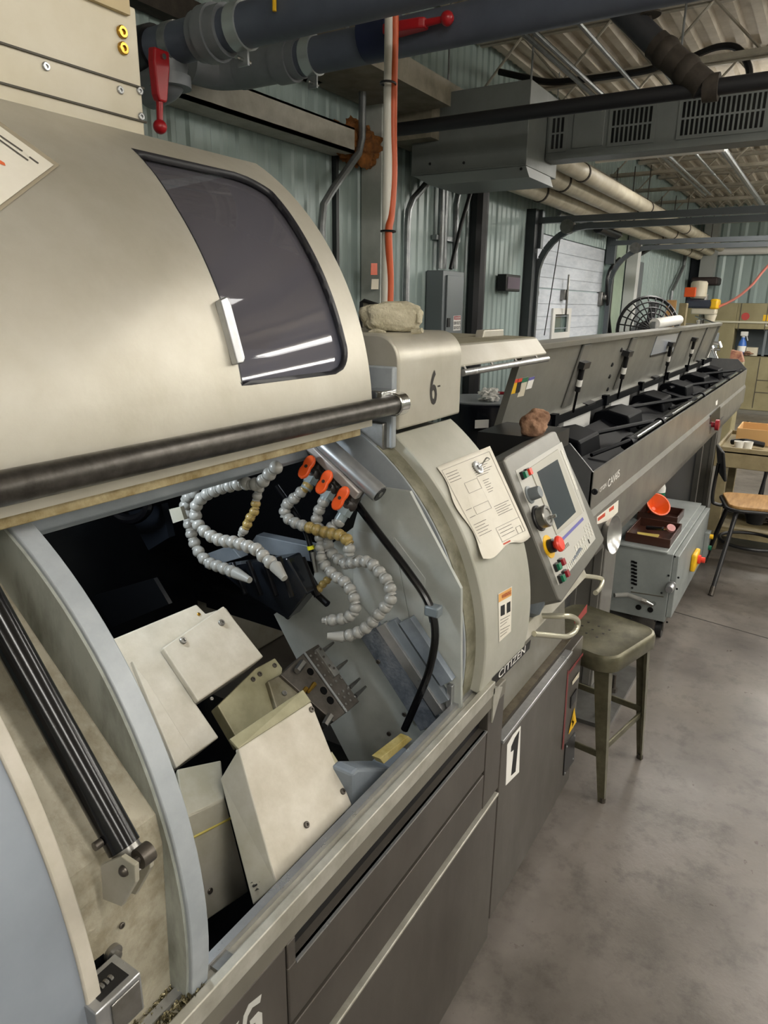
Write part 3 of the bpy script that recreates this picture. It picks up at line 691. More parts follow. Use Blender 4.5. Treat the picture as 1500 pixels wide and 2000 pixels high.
for k in range(6):
    v = 1208+k*6.5; M().grid([[sp(*bil([(977, v+3), (996-(k % 3)*3, v-7), (996-(k % 3)*3, v-6), (977, v+4.2)], i/3, j), RS+.0016) for i in range(4)] for j in range(2)]).build('label_line', ink, wl, 0)
# ---- drawing held on the shell with a magnetic hook
ppx = [(853, 912), (957, 871), (1036, 1046), (948, 1091)]
rows = []
for j in range(25):
    r = []
    for i in range(17):
        s, t = i/16, j/24; u, v = bil(ppx, s, t)
        if t > .9: v += 6*math.sin(s*9)*(t-.9)*10
        if s < .1: u += 4*math.sin(t*11)*(1-s*10)
        r.append(sp(u, v, RS+.004+.004*abs(math.sin(3*s+5*t))*t+(.010*max(0, t-.85)/.15 if s < .4 else 0)))
    rows.append(r)
M().shell(rows, lambda p: p+Vector((0, .0003, -.0002))).build('shop_drawing', paper, None, 80)
drawing = tag(bpy.data.objects['shop_drawing'], 'creased white part drawing held by a magnetic hook on the curved guard', 'paper')
def pline(a, b, w=1.0, m=inkl, n=6):
    du, dv = b[0]-a[0], b[1]-a[1]; l = math.hypot(du, dv) or 1; nu, nv = -dv/l*w/2, du/l*w/2
    def q(s, t):
        uu, vv = bil(ppx, s, t); return uu, vv
    rws = [[], []]
    for i in range(n+1):
        s, t = lerp(a[0], b[0], i/n), lerp(a[1], b[1], i/n); uu, vv = q(s, t); lift = RS+.0048+.004*abs(math.sin(3*s+5*t))*t
        rws[0].append(sp(uu-.5*w*.3, vv-.5*w, lift)); rws[1].append(sp(uu+.5*w*.3, vv+.5*w, lift))
    return rws
def pbox(a, b, g):
    for p, q in (((a[0], a[1]), (b[0], a[1])), ((a[0], b[1]), (b[0], b[1]))): g.grid(pline(p, q, .9))
    for x in (a[0], b[0]):
        lft = lambda t: RS+.0048+.004*abs(math.sin(3*x+5*t))*t
        g.grid([[sp(*bil(ppx, x-.004, lerp(a[1], b[1], i/8)), lft(lerp(a[1], b[1], i/8))) for i in range(9)], [sp(*bil(ppx, x+.004, lerp(a[1], b[1], i/8)), lft(lerp(a[1], b[1], i/8))) for i in range(9)]])
g = M(); pbox((.05, .05), (.95, .93), g); pbox((.45, .78), (.95, .93), g); pbox((.3, .25), (.55, .36), g); pbox((.25, .5), (.55, .58), g); pbox((.8, .86), (.9, .93), g)
g.grid(pline((.3, .25), (.2, .5))); g.grid(pline((.55, .36), (.55, .5)))
g.build('drawing_outline', inkl, drawing, 0)
g = M()
for k in range(6): g.grid(pline((.55, .13+.022*k), (.88-.05*(k % 3), .13+.022*k), .9))
for k in range(5): g.grid(pline((.6, .58+.024*k), (.9-.06*(k % 2), .58+.024*k), .9))
for k in range(3): g.grid(pline((.1, .5+.08*k), (.22, .5+.08*k), .9))
for k in range(4): g.grid(pline((.08, .1+.03*k), (.3, .1+.03*k), .9))
for k in range(5): g.grid(pline((.1, .66+.03*k), (.36-.05*(k % 2), .66+.03*k), .9))
for k in range(6): g.grid(pline((.62, .3+.025*k), (.74-.03*(k % 2), .3+.025*k), .9))
for k in range(3): g.grid(pline((.48, .81+.035*k), (.76, .81+.035*k), .9))
g.build('drawing_text', ink, drawing, 0)['kind'] = 'stuff'
M().grid(pline((.4, .955), (.6, .955), 3, redink)).build('red_stamp', redink, drawing, 0)
hk = thing('magnetic_hook', sp(932, 914), 'round steel magnetic hook pinning the drawing to the guard', 'hook')
c = sp(932, 914, RS+.006); n = Vector((0, c.y-RC[0], c.z-RC[1])).normalized()
M().lathe(c, n, [(.016, 0), (.018, .002), (.018, .005), (.014, .006), (.006, .004), (.005, .008), (0, .008)], 20).build('magnet_base', alu, hk)
M().tube(smooth_path([c+n*.006, c+n*.014+Vector((.01, 0, .004)), c+n*.016+Vector((.028, 0, .012)), c+n*.022+Vector((.036, 0, .004))], 4), .0022, 8).build('hook_wire', chrome, hk)
# ================================================================== INTERIOR OF THE LATHE
XB = 1.312
def xb(u, v, d=0): return PX(u, v, XB-d)
M().slab([xb(*p) for p in ((535, 1200), (610, 1150), (618, 1085), (690, 1030), (705, 975), (730, 950), (800, 960), (900, 1150), (900, 1400), (850, 1520), (720, 1560), (560, 1250))], .01).build('bulkhead', bulkm, L, 0)
M().slab([xb(*p, .002) for p in ((690, 1035), (768, 1050), (799, 1208), (735, 1215), (690, 1160))], .002).build('bulkhead_plate', mat('plate_light', 'b2b5b2', .42, .05, '9fa39f', 8), L, 0)
M().slab([xb(*p, .002) for p in ((770, 1050), (830, 1130), (826, 1215), (801, 1210))], .002).build('bulkhead_plate', MATS['plate_light'], L, 0)
for k, (a, b, w, dpt, m) in enumerate((((716, 1228), (838, 1420), 34, .02, wayst), ((742, 1222), (858, 1395), 16, .026, alu), ((762, 1214), (868, 1372), 16, .018, bluep), ((790, 1212), (872, 1335), 22, .022, mat('way_pale', '9aa3ad', .3, .3, '7f8893', 20)))):
    M().slab([xb(a[0]-w*.5, a[1]+w*.25, dpt), xb(a[0]+w*.5, a[1]-w*.25, dpt), xb(b[0]+w*.5, b[1]-w*.25, dpt), xb(b[0]-w*.5, b[1]+w*.25, dpt)], .02).build('way_rail', m, L, 0, .001)
for p in ((771, 1272), (805, 1315), (739, 1292), (760, 1433), (790, 1395)): screw(xb(*p, .02), (-1, 0, 0), .006, L)
# dark tool-slide parts at the rear
M().slab([PX(*p, 1.24) for p in ((500, 1045), (610, 1068), (612, 1098), (480, 1075))], .03).build('slide_beam', bluep, L, 0, .002)
M().slab([PX(*p, 1.22) for p in ((395, 1085), (450, 1065), (470, 1090), (400, 1110))], .03).build('slide_block', bluep, L, 0, .002)
M().slab([PX(*p, 1.15) for p in ((420, 1110), (560, 1090), (600, 1160), (560, 1210), (480, 1160))], .05).build('drive_motor', navym, L, 0, .004)
for k in range(4):
    a = PX(455+30*k, 1100-4*k, 1.12); b = PX(480+30*k, 1160+2*k, 1.10)
    M().cyl(a, b, .006, n=10).build('coolant_pipe', gloss, L)
for a, b in (((590, 1090), (620, 1165)), ((575, 1120), (640, 1180)), ((610, 1150), (560, 1205))):
    M().cyl(PX(*a, 1.2), PX(*b, 1.18), .008, n=10).build('tool_shank', gloss, L)
M().slab([PX(*p, 1.1) for p in ((250, 1000), (315, 985), (330, 1050), (290, 1075))], .02).build('rear_bracket', navym, L, 0)
M().tube([PX(255+35*math.cos(a), 985+30*math.sin(a), 1.05) for a in [k*2*math.pi/24 for k in range(24)]], .012, 8, True).build('coiled_cable', gloss, L)
M().slab([PX(*p, 1.0) for p in ((330, 995), (352, 990), (360, 1015), (338, 1022))], .01).build('pipe_clip', cov2m, L, 0)
# floor plates sloping away
M().slab([PX(*p, .95) for p in ((180, 1165), (300, 1130), (330, 1180), (220, 1225))], .01).build('telescopic_plate', blackm, L, 0)
wlp = M().box(.62, .92, 1.2, 1.26, 1.655, 1.70).build('work_lamp', white, L, 35, .004)
ld = bpy.data.lights.new('work_lamp_light', 'AREA'); ld.shape = 'RECTANGLE'; ld.size = .28; ld.size_y = .05; ld.energy = WORK_W; ld.color = (.82, .92, 1)
lo = bpy.data.objects.new('work_lamp_light', ld); C.objects.link(lo); lo.location = (.77, 1.22, 1.65); lo.rotation_euler = (math.radians(-18), math.radians(-25), 0); lo.parent = wlp
# ---- covers of the headstock (bright sheet metal)
def pl(a): a = math.radians(a); return Vector((0, -math.sin(a), math.cos(a)))
nA = pl(45); pA = Vector((0, 1.0, 1.10))
def onA(u, v, up=0): return PP(u, v, pA+nA*up, nA)
cvA = M().slab([onA(*p) for p in ((215, 1250), (384, 1180), (402, 1198), (441, 1186), (512, 1285), (392, 1362), (380, 1370), (428, 1440), (378, 1476), (338, 1500), (200, 1300))], .09).build('headstock_cover', covm, L, 0, .003)
M().slab([onA(*p, .016) for p in ((318, 1265), (437, 1183), (515, 1282), (388, 1370))], .015).build('cover_plate', covm, cvA, 0, .003)
for p in ((357, 1252), (432, 1217)): screw(onA(*p, .016), nA, .0075, cvA, steel)
M().slab([onA(*p, .012) for p in ((258, 1290), (289, 1330), (379, 1473), (345, 1500))], .011).build('cover_fold', covm, cvA, 0, .002)
screw(onA(413, 1365, .0), nA, .004, cvA, steel); screw(onA(388, 1200, .0), nA, .004, cvA, gold)
# box under it, left of the front cover
nD = pl(25); pD = Vector((0, .80, .98))
def onD(u, v, up=0): return PP(u, v, pD+nD*up, nD)
t0 = [onD(*p) for p in ((345, 1502), (432, 1484), (440, 1560), (358, 1598))]
M().slab(t0, .02).build('slide_cover', cov2m, L, 0, .003)
f1 = [t0[3], t0[2], t0[2]+Vector((.03, -.015, -.22)), t0[3]+Vector((.0, -.015, -.22))]
M().slab(f1, .02).build('slide_cover_front', cov2m, L, 0, .003)
a, b = lerp(f1[0], f1[3], .2), lerp(f1[1], f1[2], .2)
M().cyl(a, b, .0025, n=6).build('yellow_bead', mat('old_sealant', 'a89a4a', .5), L)
screw(lerp(f1[0], f1[3], .75)*.7+lerp(f1[1], f1[2], .75)*.3, (0, -1, .2), .0055, L)
lump((f1[2].x-.02, .66, .875), .05, .02, .012, mat('wet_chips', '141311', .25, .3, '2b2822', 40, 1, 120), 'wet_swarf', .5, 5, 5, L)['kind'] = 'stuff'
# ---- front cover
nB = pl(52); pB = Vector((0, .645, .90))
def onB(u, v, up=0): return PP(u, v, pB+nB*up, nB)
Bq = [onB(*p) for p in ((540, 1725), (688, 1572), (608, 1370), (466, 1462))]
cvB = M().slab(Bq, .012).build('spindle_guard', covm, L, 0, .003)
sd = [Bq[0], Bq[3], onB(460, 1462)+Vector((-.03, .015, .005)), PX(428, 1525, Bq[3].x-.045), PX(492, 1772, Bq[0].x-.05)]
M().slab([Bq[0], Bq[3], PX(430, 1522, Bq[3].x-.03), PX(494, 1768, Bq[0].x-.03)], .008).build('guard_flank', cov2m, cvB, 0, .002)
M().slab([Bq[3], Bq[2], Bq[2]+Vector((0, .02, .02)), Bq[3]+Vector((0, .02, .012))], .006).build('guard_lip', oliv, cvB, 0, .001)
for p in ((608, 1386), (669, 1546), (598, 1611)): screw(onB(*p), nB, .006, cvB, dsteel)
M().slab([onB(*p, -.03) for p in ((648, 1468), (688, 1530), (684, 1572), (640, 1500))], .02).build('guard_corner', oliv, cvB, 0)
# ---- olive bracket and gang tool block
pO = Vector((0, .95, 1.02))
def onO(u, v, up=0): return PP(u, v, pO+nA*up, nA)
M().slab([onO(*p) for p in ((425, 1378), (500, 1305), (537, 1285), (552, 1305), (545, 1380), (575, 1415), (470, 1455))], .03).build('tool_bracket', oliv, L, 0, .002)
for p in ((507, 1317), (536, 1300), (494, 1327)): screw(onO(*p), nA, .0055, L)
M().slab([onO(*p, .012) for p in ((523, 1330), (560, 1310), (610, 1360), (600, 1385), (545, 1400))], .025).build('tool_clamp', mat('worn_clamp', '8a8474', .35, .5, '6b654f', 20), L, 0, .003)
screw(onO(555, 1354, .013), nA, .006, L, steel)
tb = M().slab([onO(*p, .02) for p in ((595, 1274), (678, 1390), (652, 1410), (548, 1318))], .07).build('tool_block', dsteel, L, 0, .0015)
M().slab([onO(*p, .024) for p in ((595, 1274), (622, 1258), (702, 1370), (678, 1391))], .075).build('tool_block_top', dsteel, tb, 0, .0015)
M().slab([onO(*p, .0245) for p in ((594, 1275), (596, 1273), (679, 1389), (677, 1391))], .003).build('block_edge', alu, tb, 0)
M().slab([onO(*p, .032) for p in ((617, 1268), (626, 1262), (665, 1314), (654, 1322))], .012).build('clamp_bar', steel, tb, 0, .001)
for p in ((626, 1268), (632, 1283), (643, 1300), (652, 1305)): screw(onO(*p, .032), nA, .003, tb, dsteel)
for p in ((607, 1281), (616, 1276), (619, 1288), (621, 1300), (630, 1294), (634, 1319), (643, 1312), (646, 1338), (656, 1331), (666, 1324), (661, 1356), (670, 1350), (680, 1342), (672, 1362), (681, 1355), (675, 1375), (684, 1368), (693, 1361), (679, 1345)):
    screw(onO(*p, .0245), nA, .003, tb, steel)
for p, r in (((606, 1312), .009), ((632, 1349), .0095), ((645, 1368), .0095)):
    M().cyl(onO(*p, .02), onO(*p, .02)+nA*.0012, r, n=18).build('tool_bore', mat('bore_black', '050505', .8, spec=.1), tb)
for p in ((592, 1294), (645, 1398)):
    a = onO(*p, .03); M().cyl(a, a+Vector((-.03, -.006, -.006)), .009, .008, 6).build('hex_nut', steel, tb)
for p in ((614, 1336), (598, 1345)):
    a = onO(*p, .02); M().cyl(a, a+Vector((-.035, -.01, .0)), .006, .003, 8).build('cutting_tip', gold, tb)
for p in ((630, 1272), (657, 1308), (682, 1344), (694, 1360)):
    a = onO(*p, .005); M().cyl(a, a+Vector((.045, -.0, .004)), .006, .003, 8).build('tool_tail', steel, tb)
# ---- deflector box and strip by the right end of the rail
q = [PY(*p, .635) for p in ((688, 1512), (700, 1502), (765, 1500), (800, 1462), (800, 1520), (700, 1600), (688, 1590))]
M().slab(q, .05).build('deflector_box', bluep, L, 0, .006)
M().slab([PY(*p, .625) for p in ((742, 1482), (798, 1438), (806, 1444), (750, 1492))], .02).build('wiper_strip', mat('wiper', 'a69a6a', .5, 0, '7d6d2e', 30), L, 0, .001)
for p, w in (((866, 1378), 8),): M().box(1.30, 1.36, .61, .625, .90, .96).build('corner_bracket', alu, L, 35, .002)
# ---- black cable bundle with clamp
M().tube(smooth_path([PX(690, 975, 1.29), PX(735, 1035, 1.28), PX(800, 1120, 1.27), PX(838, 1180, 1.262), PX(850, 1240, 1.25), PX(838, 1310, 1.24), PX(812, 1375, 1.23), PX(790, 1425, 1.22)], 5), .009, 10).build('coolant_line', gloss, L)
M().tube(smooth_path([PX(700, 985, 1.30), PX(790, 1110, 1.28), PX(832, 1170, 1.27), PX(845, 1215, 1.26)], 5), .007, 10).build('coolant_line', gloss, L)
M().box(*(lambda c: (c.x-.014, c.x+.014, c.y-.018, c.y+.016, c.z-.012, c.z+.012))(PX(846, 1192, 1.262))).build('cable_clamp', mat('clamp_grey', '6b7479', .3), L, 35, .004)
# ---- coolant manifold and valves
m0, m1 = PX(608, 845, 1.24), PX(742, 965, 1.24); md = (m1-m0).normalized()
man = M().cyl(m0-md*.05, m1, .021, n=28).build('coolant_manifold', alu, L)
M().cyl(m1-md*.002, m1+md*.002, .0175, n=24).build('end_plug', blackp, man)
M().cyl(m1, m1+md*.003, .007, n=6).build('plug_socket', steel, man)
s0, s1 = PX(600, 866, 1.225), PX(702, 968, 1.225)
M().bar(s0, s1, .022, .02, (1, 0, 0)).build('manifold_bar', mat('bar_pinkish', 'a6a09c', .35, .3), man, 35, .003)
def valve(hu, hv, bu, bv, ou, ov):
    """lever centre, body centre, outlet"""
    b, o, h = PX(bu, bv, 1.235), PX(ou, ov, 1.215), PX(hu, hv, 1.19); d = (o-b).normalized()
    v = M().cyl(b-d*.045, b+d*.008, .016, n=16).sphere(b, .019, 14, 8).build('ball_valve', mat('valve_brown', '2b2521', .4), L)
    M().cyl(b+d*.006, b+d*.026, .017, n=6).cyl(b+d*.026, b+d*.042, .013, n=16).build('hex_fitting', mat('fitting_grey', '7f8a8c', .35, .2), v)
    M().cyl(b+(h-b)*.2, h, .006, n=10).build('valve_stem', blackp, v)
    ax = d; e = (Vector((-1, -.2, .5))).normalized(); e = (e-ax*e.dot(ax)).normalized(); f = ax.cross(e).normalized()
    pts = []
    for k in range(24):
        t = 2*math.pi*k/24; r = .011+.012*abs(math.cos(t))**1.5
        pts.append(h+(ax*(-math.cos(t)))*r*1.25+(f*math.sin(t))*r*.95)
    M().prism(pts, e*.011).build('valve_lever', orange, v, 60, .003)
    M().cyl(h+e*.009, h+e*.0118, .004, n=10).build('lever_screw', dsteel, v)
    return o
o1 = valve(601, 914, 614, 925, 600, 950)
o2 = valve(635, 943, 647, 953, 631, 982)
o3 = valve(667, 974, 682, 985, 661, 1020)
# ---- segmented coolant hoses
BEAD = M().lathe((0, 0, -.5), (0, 0, 1), [(.5, 0), (.8, .1), (.98, .3), (1.0, .48), (.9, .66), (.66, .76), (.66, .8), (.78, .86), (.78, .99), (.55, 1.0)], 14)
BM = {k: BEAD.mesh('segment', m, 50) for k, m in (('g', hosem), ('y', hosey))}
def hose(pxs, r=.0138, nozzle=None, yel=(), lab=None):
    P = [p if isinstance(p, Vector) else PX(p[0], p[1], p[2]) for p in pxs]; P = smooth_path(P, 10)
    core = M().tube(P, r*.5, 8).build('coolant_hose', hosem, L)
    acc = 0; step = r*1.6; out = []; nxt = 0
    total = sum((b-a).length for a, b in zip(P[:-1], P[1:]))
    for a, b in zip(P[:-1], P[1:]):
        l = (b-a).length
        while nxt <= acc+l and l > 0:
            t = (nxt-acc)/l; out.append((lerp(a, b, t), (b-a).normalized(), nxt/total)); nxt += step
        acc += l
    for p, d, s in out:
        o = obj('segment', BM['y' if any(lo <= s <= hi for lo, hi in yel) else 'g'], core)
        o.matrix_basis = Matrix.Translation(p) @ basis(d) @ Matrix.Diagonal((r, r, step*1.08, 1))
    if nozzle:
        e = P[-1]; n = PX(*nozzle)
        M().cyl(e, n, r*.95, r*.5, 16).build('nozzle', hosem, core)
    return core
def h6(l, x0, x1):
    n = len(l); return [(330+a/2.5, 850+b/2.5, lerp(x0, x1, i/(n-1))) for i, (a, b) in enumerate(l)]
hose([o1]+h6([(610,310),(572,345),(568,390),(605,422),(650,440),(700,455),(745,470),(790,480),(832,487),(866,508),(880,545),(878,590)], 1.2, 1.17), yel=[(.0, .06), (.5, .9)])
hose([o2]+h6([(722,400),(735,470),(742,525),(745,565),(750,610),(775,650),(815,690),(855,715),(885,755),(905,800),(908,850),(880,885),(840,898),(790,905),(750,905)], 1.21, 1.13))
hose([o3]+h6([(800,440),(780,500),(780,550),(810,590),(860,625),(905,620),(950,615),(990,630),(1025,665),(1060,705),(1080,750),(1082,800),(1055,840),(1025,875),(985,920),(940,955),(890,975),(850,985)], 1.21, 1.12), nozzle=(330+772/2.5, 850+980/2.5, 1.10))
hose(h6([(790,690),(765,715),(740,740),(725,765)], 1.2, 1.19), r=.0095, yel=[(0, 1)])
hose(h6([(520,160),(485,195),(450,230),(410,240),(360,235),(310,245),(265,255),(225,270),(175,295),(138,335),(130,380),(135,425),(170,465),(210,495),(260,515),(305,520),(345,530),(390,545),(430,560),(460,590),(490,615),(520,640)], 1.02, .98), nozzle=(330+565/2.5, 850+700/2.5, .97))
hose(h6([(120,285),(90,305),(80,340),(85,380),(100,440),(115,500),(135,550),(160,590),(195,622),(240,640),(280,655),(325,672)], 1.06, 1.04), nozzle=(330+395/2.5, 850+708/2.5, 1.03))
hose(h6([(440,265),(425,320),(420,365),(395,405),(375,450),(345,490)], 1.06, 1.04), r=.0105, yel=[(.15, .8)])
M().tube(smooth_path([PX(540, 950, 1.22), PX(575, 1000, 1.21), PX(600, 1045, 1.2), PX(612, 1095, 1.19)], 5), .0065, 10).build('lube_line', gloss, L)
a, b = PX(606, 1066, 1.195), PX(608, 1073, 1.195); M().cyl(a, b, .0085, n=12).build('yellow_band', mat('band_yellow', 'c8c21e', .4), L)
a, b = PX(611, 1078, 1.19), PX(618, 1118, 1.185); M().cyl(a, b, .007, .005, 8).build('brass_fitting', steel, L)
# ================================================================== CONTROL PANEL
pa, pb_ = PX(988, 890, 1.8), PX(1095, 1175, 1.8); nP = Vector((0, -(pa.z-pb_.z), pa.y-pb_.y)).normalized()
if nP.dot(EYE-pa) < 0: nP = -nP
def onP(u, v, up=0): return PP(u, v, pa+nP*up, nP)
cp = M().slab([onP(*p) for p in ((988, 892), (1078, 842), (1086, 842), (1181, 1053), (1178, 1062), (1098, 1176), (1092, 1172), (984, 898))], .11).build('control_pendant', mat('pendant_grey', '77756e', .36, .4, '6a6862', 5), L, 0, .006)
M().slab([onP(*p, -.112) for p in ((985, 900), (1070, 850), (1150, 1040), (1092, 1180))], .05).build('pendant_back', bluep, cp, 0, .01)
q = onP(1092, 1172); M().prism([q+Vector((0, .02, .03)), q+Vector((.28, .02, .07)), q+Vector((.28, .12, -.09)), q+Vector((.05, .12, -.12)), q+Vector((0, .05, -.06))], (0, .09, 0)).build('pendant_neck', bluep, cp, 0, .006)
M().box(1.86, 1.98, .64, .76, .86, 1.05).build('pendant_post', bluep, cp, 35, .01)
fc = M().slab([onP(*p, .001) for p in ((1007, 919), (1097, 863), (1163.5, 1052), (1091, 1143))], .002).build('panel_face', face, cp, 0)
bzl = M().slab([onP(*p, .004) for p in ((1035, 914), (1090, 877), (1138, 1002), (1088, 1045))], .004).build('screen_bezel', bez, fc, 0, .001)
M().slab([onP(*p, .0046) for p in ((1049, 922), (1089, 897), (1125, 1000), (1089, 1034.5))], .001).build('screen', screen, bzl, 0)
M().slab([onP(*p, .002) for p in ((1092.5, 1056), (1138, 1010), (1140.5, 1015), (1094, 1062))], .001).build('blue_stripe', bluepr, fc, 0)
def pp2(x, y): return 980+x/5.554, 840+y/5.554
def key(x, y, w=22, h=16, m=keym, hgt=.003, name='key'):
    a = onP(*pp2(x, y)); ex = Vector((1, 0, 0)); ey = nP.cross(ex)
    sc = .00031
    M().obox(a+nP*hgt/2, ex*w*sc, ey*h*sc, nP*hgt/2).build(name, m, fc, 0)
for k in range(8): key(650+k*21, 245+k*54, 26, 26)
for k in range(6): key(800+k*17, 650+k*42, 24, 20, face, .002)
for k in range(5): key(712+k*16, 1490-k*18, 9, 26)
for k in range(8): key(800+k*16, 1375-k*15, 9, 24, keym)
for r in range(2):
    for k in range(5): key(800+k*24-r*8, 1300-k*28-r*30, 14, 12)
for r in range(4):
    for k in range(3): key(890+k*25+r*12, 1060-k*22+r*38, 11, 12)
key(938, 1205, 9, 26, blk)
for k in range(5): key(665+k*13, 1285-k*12, 7, 18, inkl)
def btn(x, y, m, w=34, h=34, hgt=.014, name='push_button'):
    a = onP(*pp2(x, y)); ex = Vector((1, 0, 0)); ey = nP.cross(ex); sc = .00034
    o = M().obox(a+nP*.005, ex*w*sc, ey*h*sc, nP*.005).build(name, blackp, fc, 0, .001)
    M().obox(a+nP*(hgt/2+.004), ex*w*sc*.8, ey*h*sc*.8, nP*hgt/2).build('button_cap', m, o, 0, .001)
btn(215, 495, green); btn(262, 465, redb); btn(578, 1490, green); btn(622, 1440, dred); btn(622, 1615, green); btn(666, 1565, dred)
c = onP(*pp2(295, 705)); M().lathe(c, nP, [(.026, 0), (.026, .004), (.019, .006), (.018, .032), (.016, .036), (0, .036)], 16).build('selector_knob', elecm, fc)
c = onP(*pp2(390, 960)); mpg = M().lathe(c, nP, [(.038, 0), (.038, .006), (.036, .008)], 28).build('handwheel_base', blackp, fc)
M().lathe(c, nP, [(.032, .006), (.032, .03), (.029, .034), (.022, .034), (.02, .031), (0, .031)], 32).build('handwheel', steel, mpg)
M().cyl(c+nP*.03+Vector((.018, 0, -.01)), c+nP*.052+Vector((.018, 0, -.01)), .005, n=12).build('crank_knob', chrome, mpg)
c = onP(*pp2(505, 1265)); es = M().lathe(c, nP, [(.034, 0), (.034, .003), (0, .003)], 28).build('emergency_plate', yellow, fc)
M().lathe(c, nP, [(.02, .003), (.02, .018), (.015, .02), (0, .02)], 20).build('button_collar', blackp, es)
M().lathe(c, nP, [(.012, .018), (.012, .026), (.023, .03), (.0235, .036), (.019, .042), (0, .043)], 24).build('stop_button', redb, es)
# grab handles under the pendant
a = PY(1045, 1200, .60); b = PY(1045, 1240, .585); e = PY(1128, 1210, .50)
M().tube(smooth_path([PY(1043, 1203, .62), PY(1100, 1203, .535), PY(1118, 1205, .53), PY(1128, 1212, .528), PY(1128, 1222, .528), PY(1122, 1234, .53), PY(1110, 1242, .535), PY(1098, 1243, .54), PY(1043, 1238, .58)], 3), .0085, 12).build('grab_handle', mat('handle_worn', 'c0bca8', .28, .6), cp)
M().tube(smooth_path([PY(1130, 1124, .62), PY(1165, 1128, .60), PY(1176, 1133, .59), PY(1172, 1148, .58), PY(1163, 1158, .57)], 5), .009, 12).build('grab_handle', MATS['handle_worn'], cp)
# ================================================================== BAR FEEDER
YB = .64
bf = thing('bar_feeder', (5.2, .85, 0), 'long grey bar feeder with propped open lid and black trough', 'bar feeder')
fx0, fx1 = PY(1166, 919, YB).x, PY(1461, 729, YB).x
ZF = 1.225
M().prism([(fx0, YB+.012, ZF), (fx0, YB+.012, 1.078), (fx0, YB+.020, 1.078), (fx0, YB+.020, ZF)], (fx1-fx0, 0, 0)).build('upper_front', feedm, bf, 0)
M().prism([(fx0, YB+.012, 1.078), (fx0, YB, 1.055), (fx0, YB, .905), (fx0, YB+.02, .905), (fx0, YB+.02, 1.078)], (fx1-fx0, 0, 0)).build('lower_front', feedm, bf, 0)
M().prism([(fx0+.15, YB+.03, .90), (fx0+.15, YB+.012, .895), (fx0+.15, YB+.012, .86), (fx0+.15, YB+.05, .81), (fx0+.15, 1.06, .81), (fx0+.15, 1.06, .90)], (fx1-fx0-.25, 0, 0)).build('bed_beam', mat('beam_grey', '75736e', .3, .45, '66645f', 5), bf, 0, .002)
M().box(fx0+.02, fx1-.02, 1.04, 1.06, .9, 1.30).build('rear_wall', feedd, bf)
M().box(fx0+.01, fx1-.01, YB+.02, 1.04, 1.02, 1.04).build('trough_floor', blackin, bf)
def endplate(x, name='end_plate'):
    e = [(YB+.012, .905), (YB+.012, ZF), (.748, 1.322), (1.06, 1.322), (1.06, .905)]
    return M().prism([(x, y, z) for y, z in e], (.008, 0, 0)).build(name, feedd, bf, 0, .001)
endplate(fx0); endplate(fx1-.008)
screw(PX(1162, 960, fx0), (-1, 0, 0), .012, bf, blackp)
# front details
def onF(u, v): return PY(u, v, YB+.0114)
def onG(u, v): return PY(u, v, YB-.0006)
text('maker_name', 'CITIZEN', onF(1171, 962), onF(1184, 950), onF(1171, 954), wht, bf)
text('model_name', 'CAV6IS', onF(1187, 953), onF(1210, 930), onF(1187, 938), wht, bf)
wl = M().slab([onG(1166, 1010), onG(1208, 977), onG(1207, 1000), onG(1190, 1016), onG(1166, 1024)], .0008).build('warning_label', paper, bf, 0)
M().slab([PY(1168, 1012, YB-.0014), PY(1182, 1001, YB-.0014), PY(1182, 1008, YB-.0014), PY(1168, 1018, YB-.0014)], .0006).build('label_band', mat('label_orange', 'c8482a', .5), wl, 0)
M().slab([PY(1190, 994, YB-.0014), PY(1199, 987, YB-.0014), PY(1199, 994, YB-.0014), PY(1190, 1000, YB-.0014)], .0006).build('label_band', MATS['label_orange'], wl, 0)
M().slab([PY(1388, 811, YB-.002), PY(1407, 793, YB-.002), PY(1406, 822, YB-.002), PY(1395, 829, YB-.002), PY(1386, 828, YB-.002)], .004).build('access_port', blackm, bf, 0)
M().slab([onG(1386, 832), onG(1414, 812), onG(1396, 842), onG(1386, 848)], .02).build('button_box', feedd, bf, 0)
c = onG(1390, 829); M().lathe(c, (0, -1, 0), [(.02, 0), (.02, .02), (.04, .025), (.04, .05), (0, .055)], 18).build('stop_button', dred, bf)
M().slab([onF(1398, 784), onF(1402, 781), onF(1401, 790), onF(1398, 792)], .0008).build('white_sticker', wht, bf, 0)
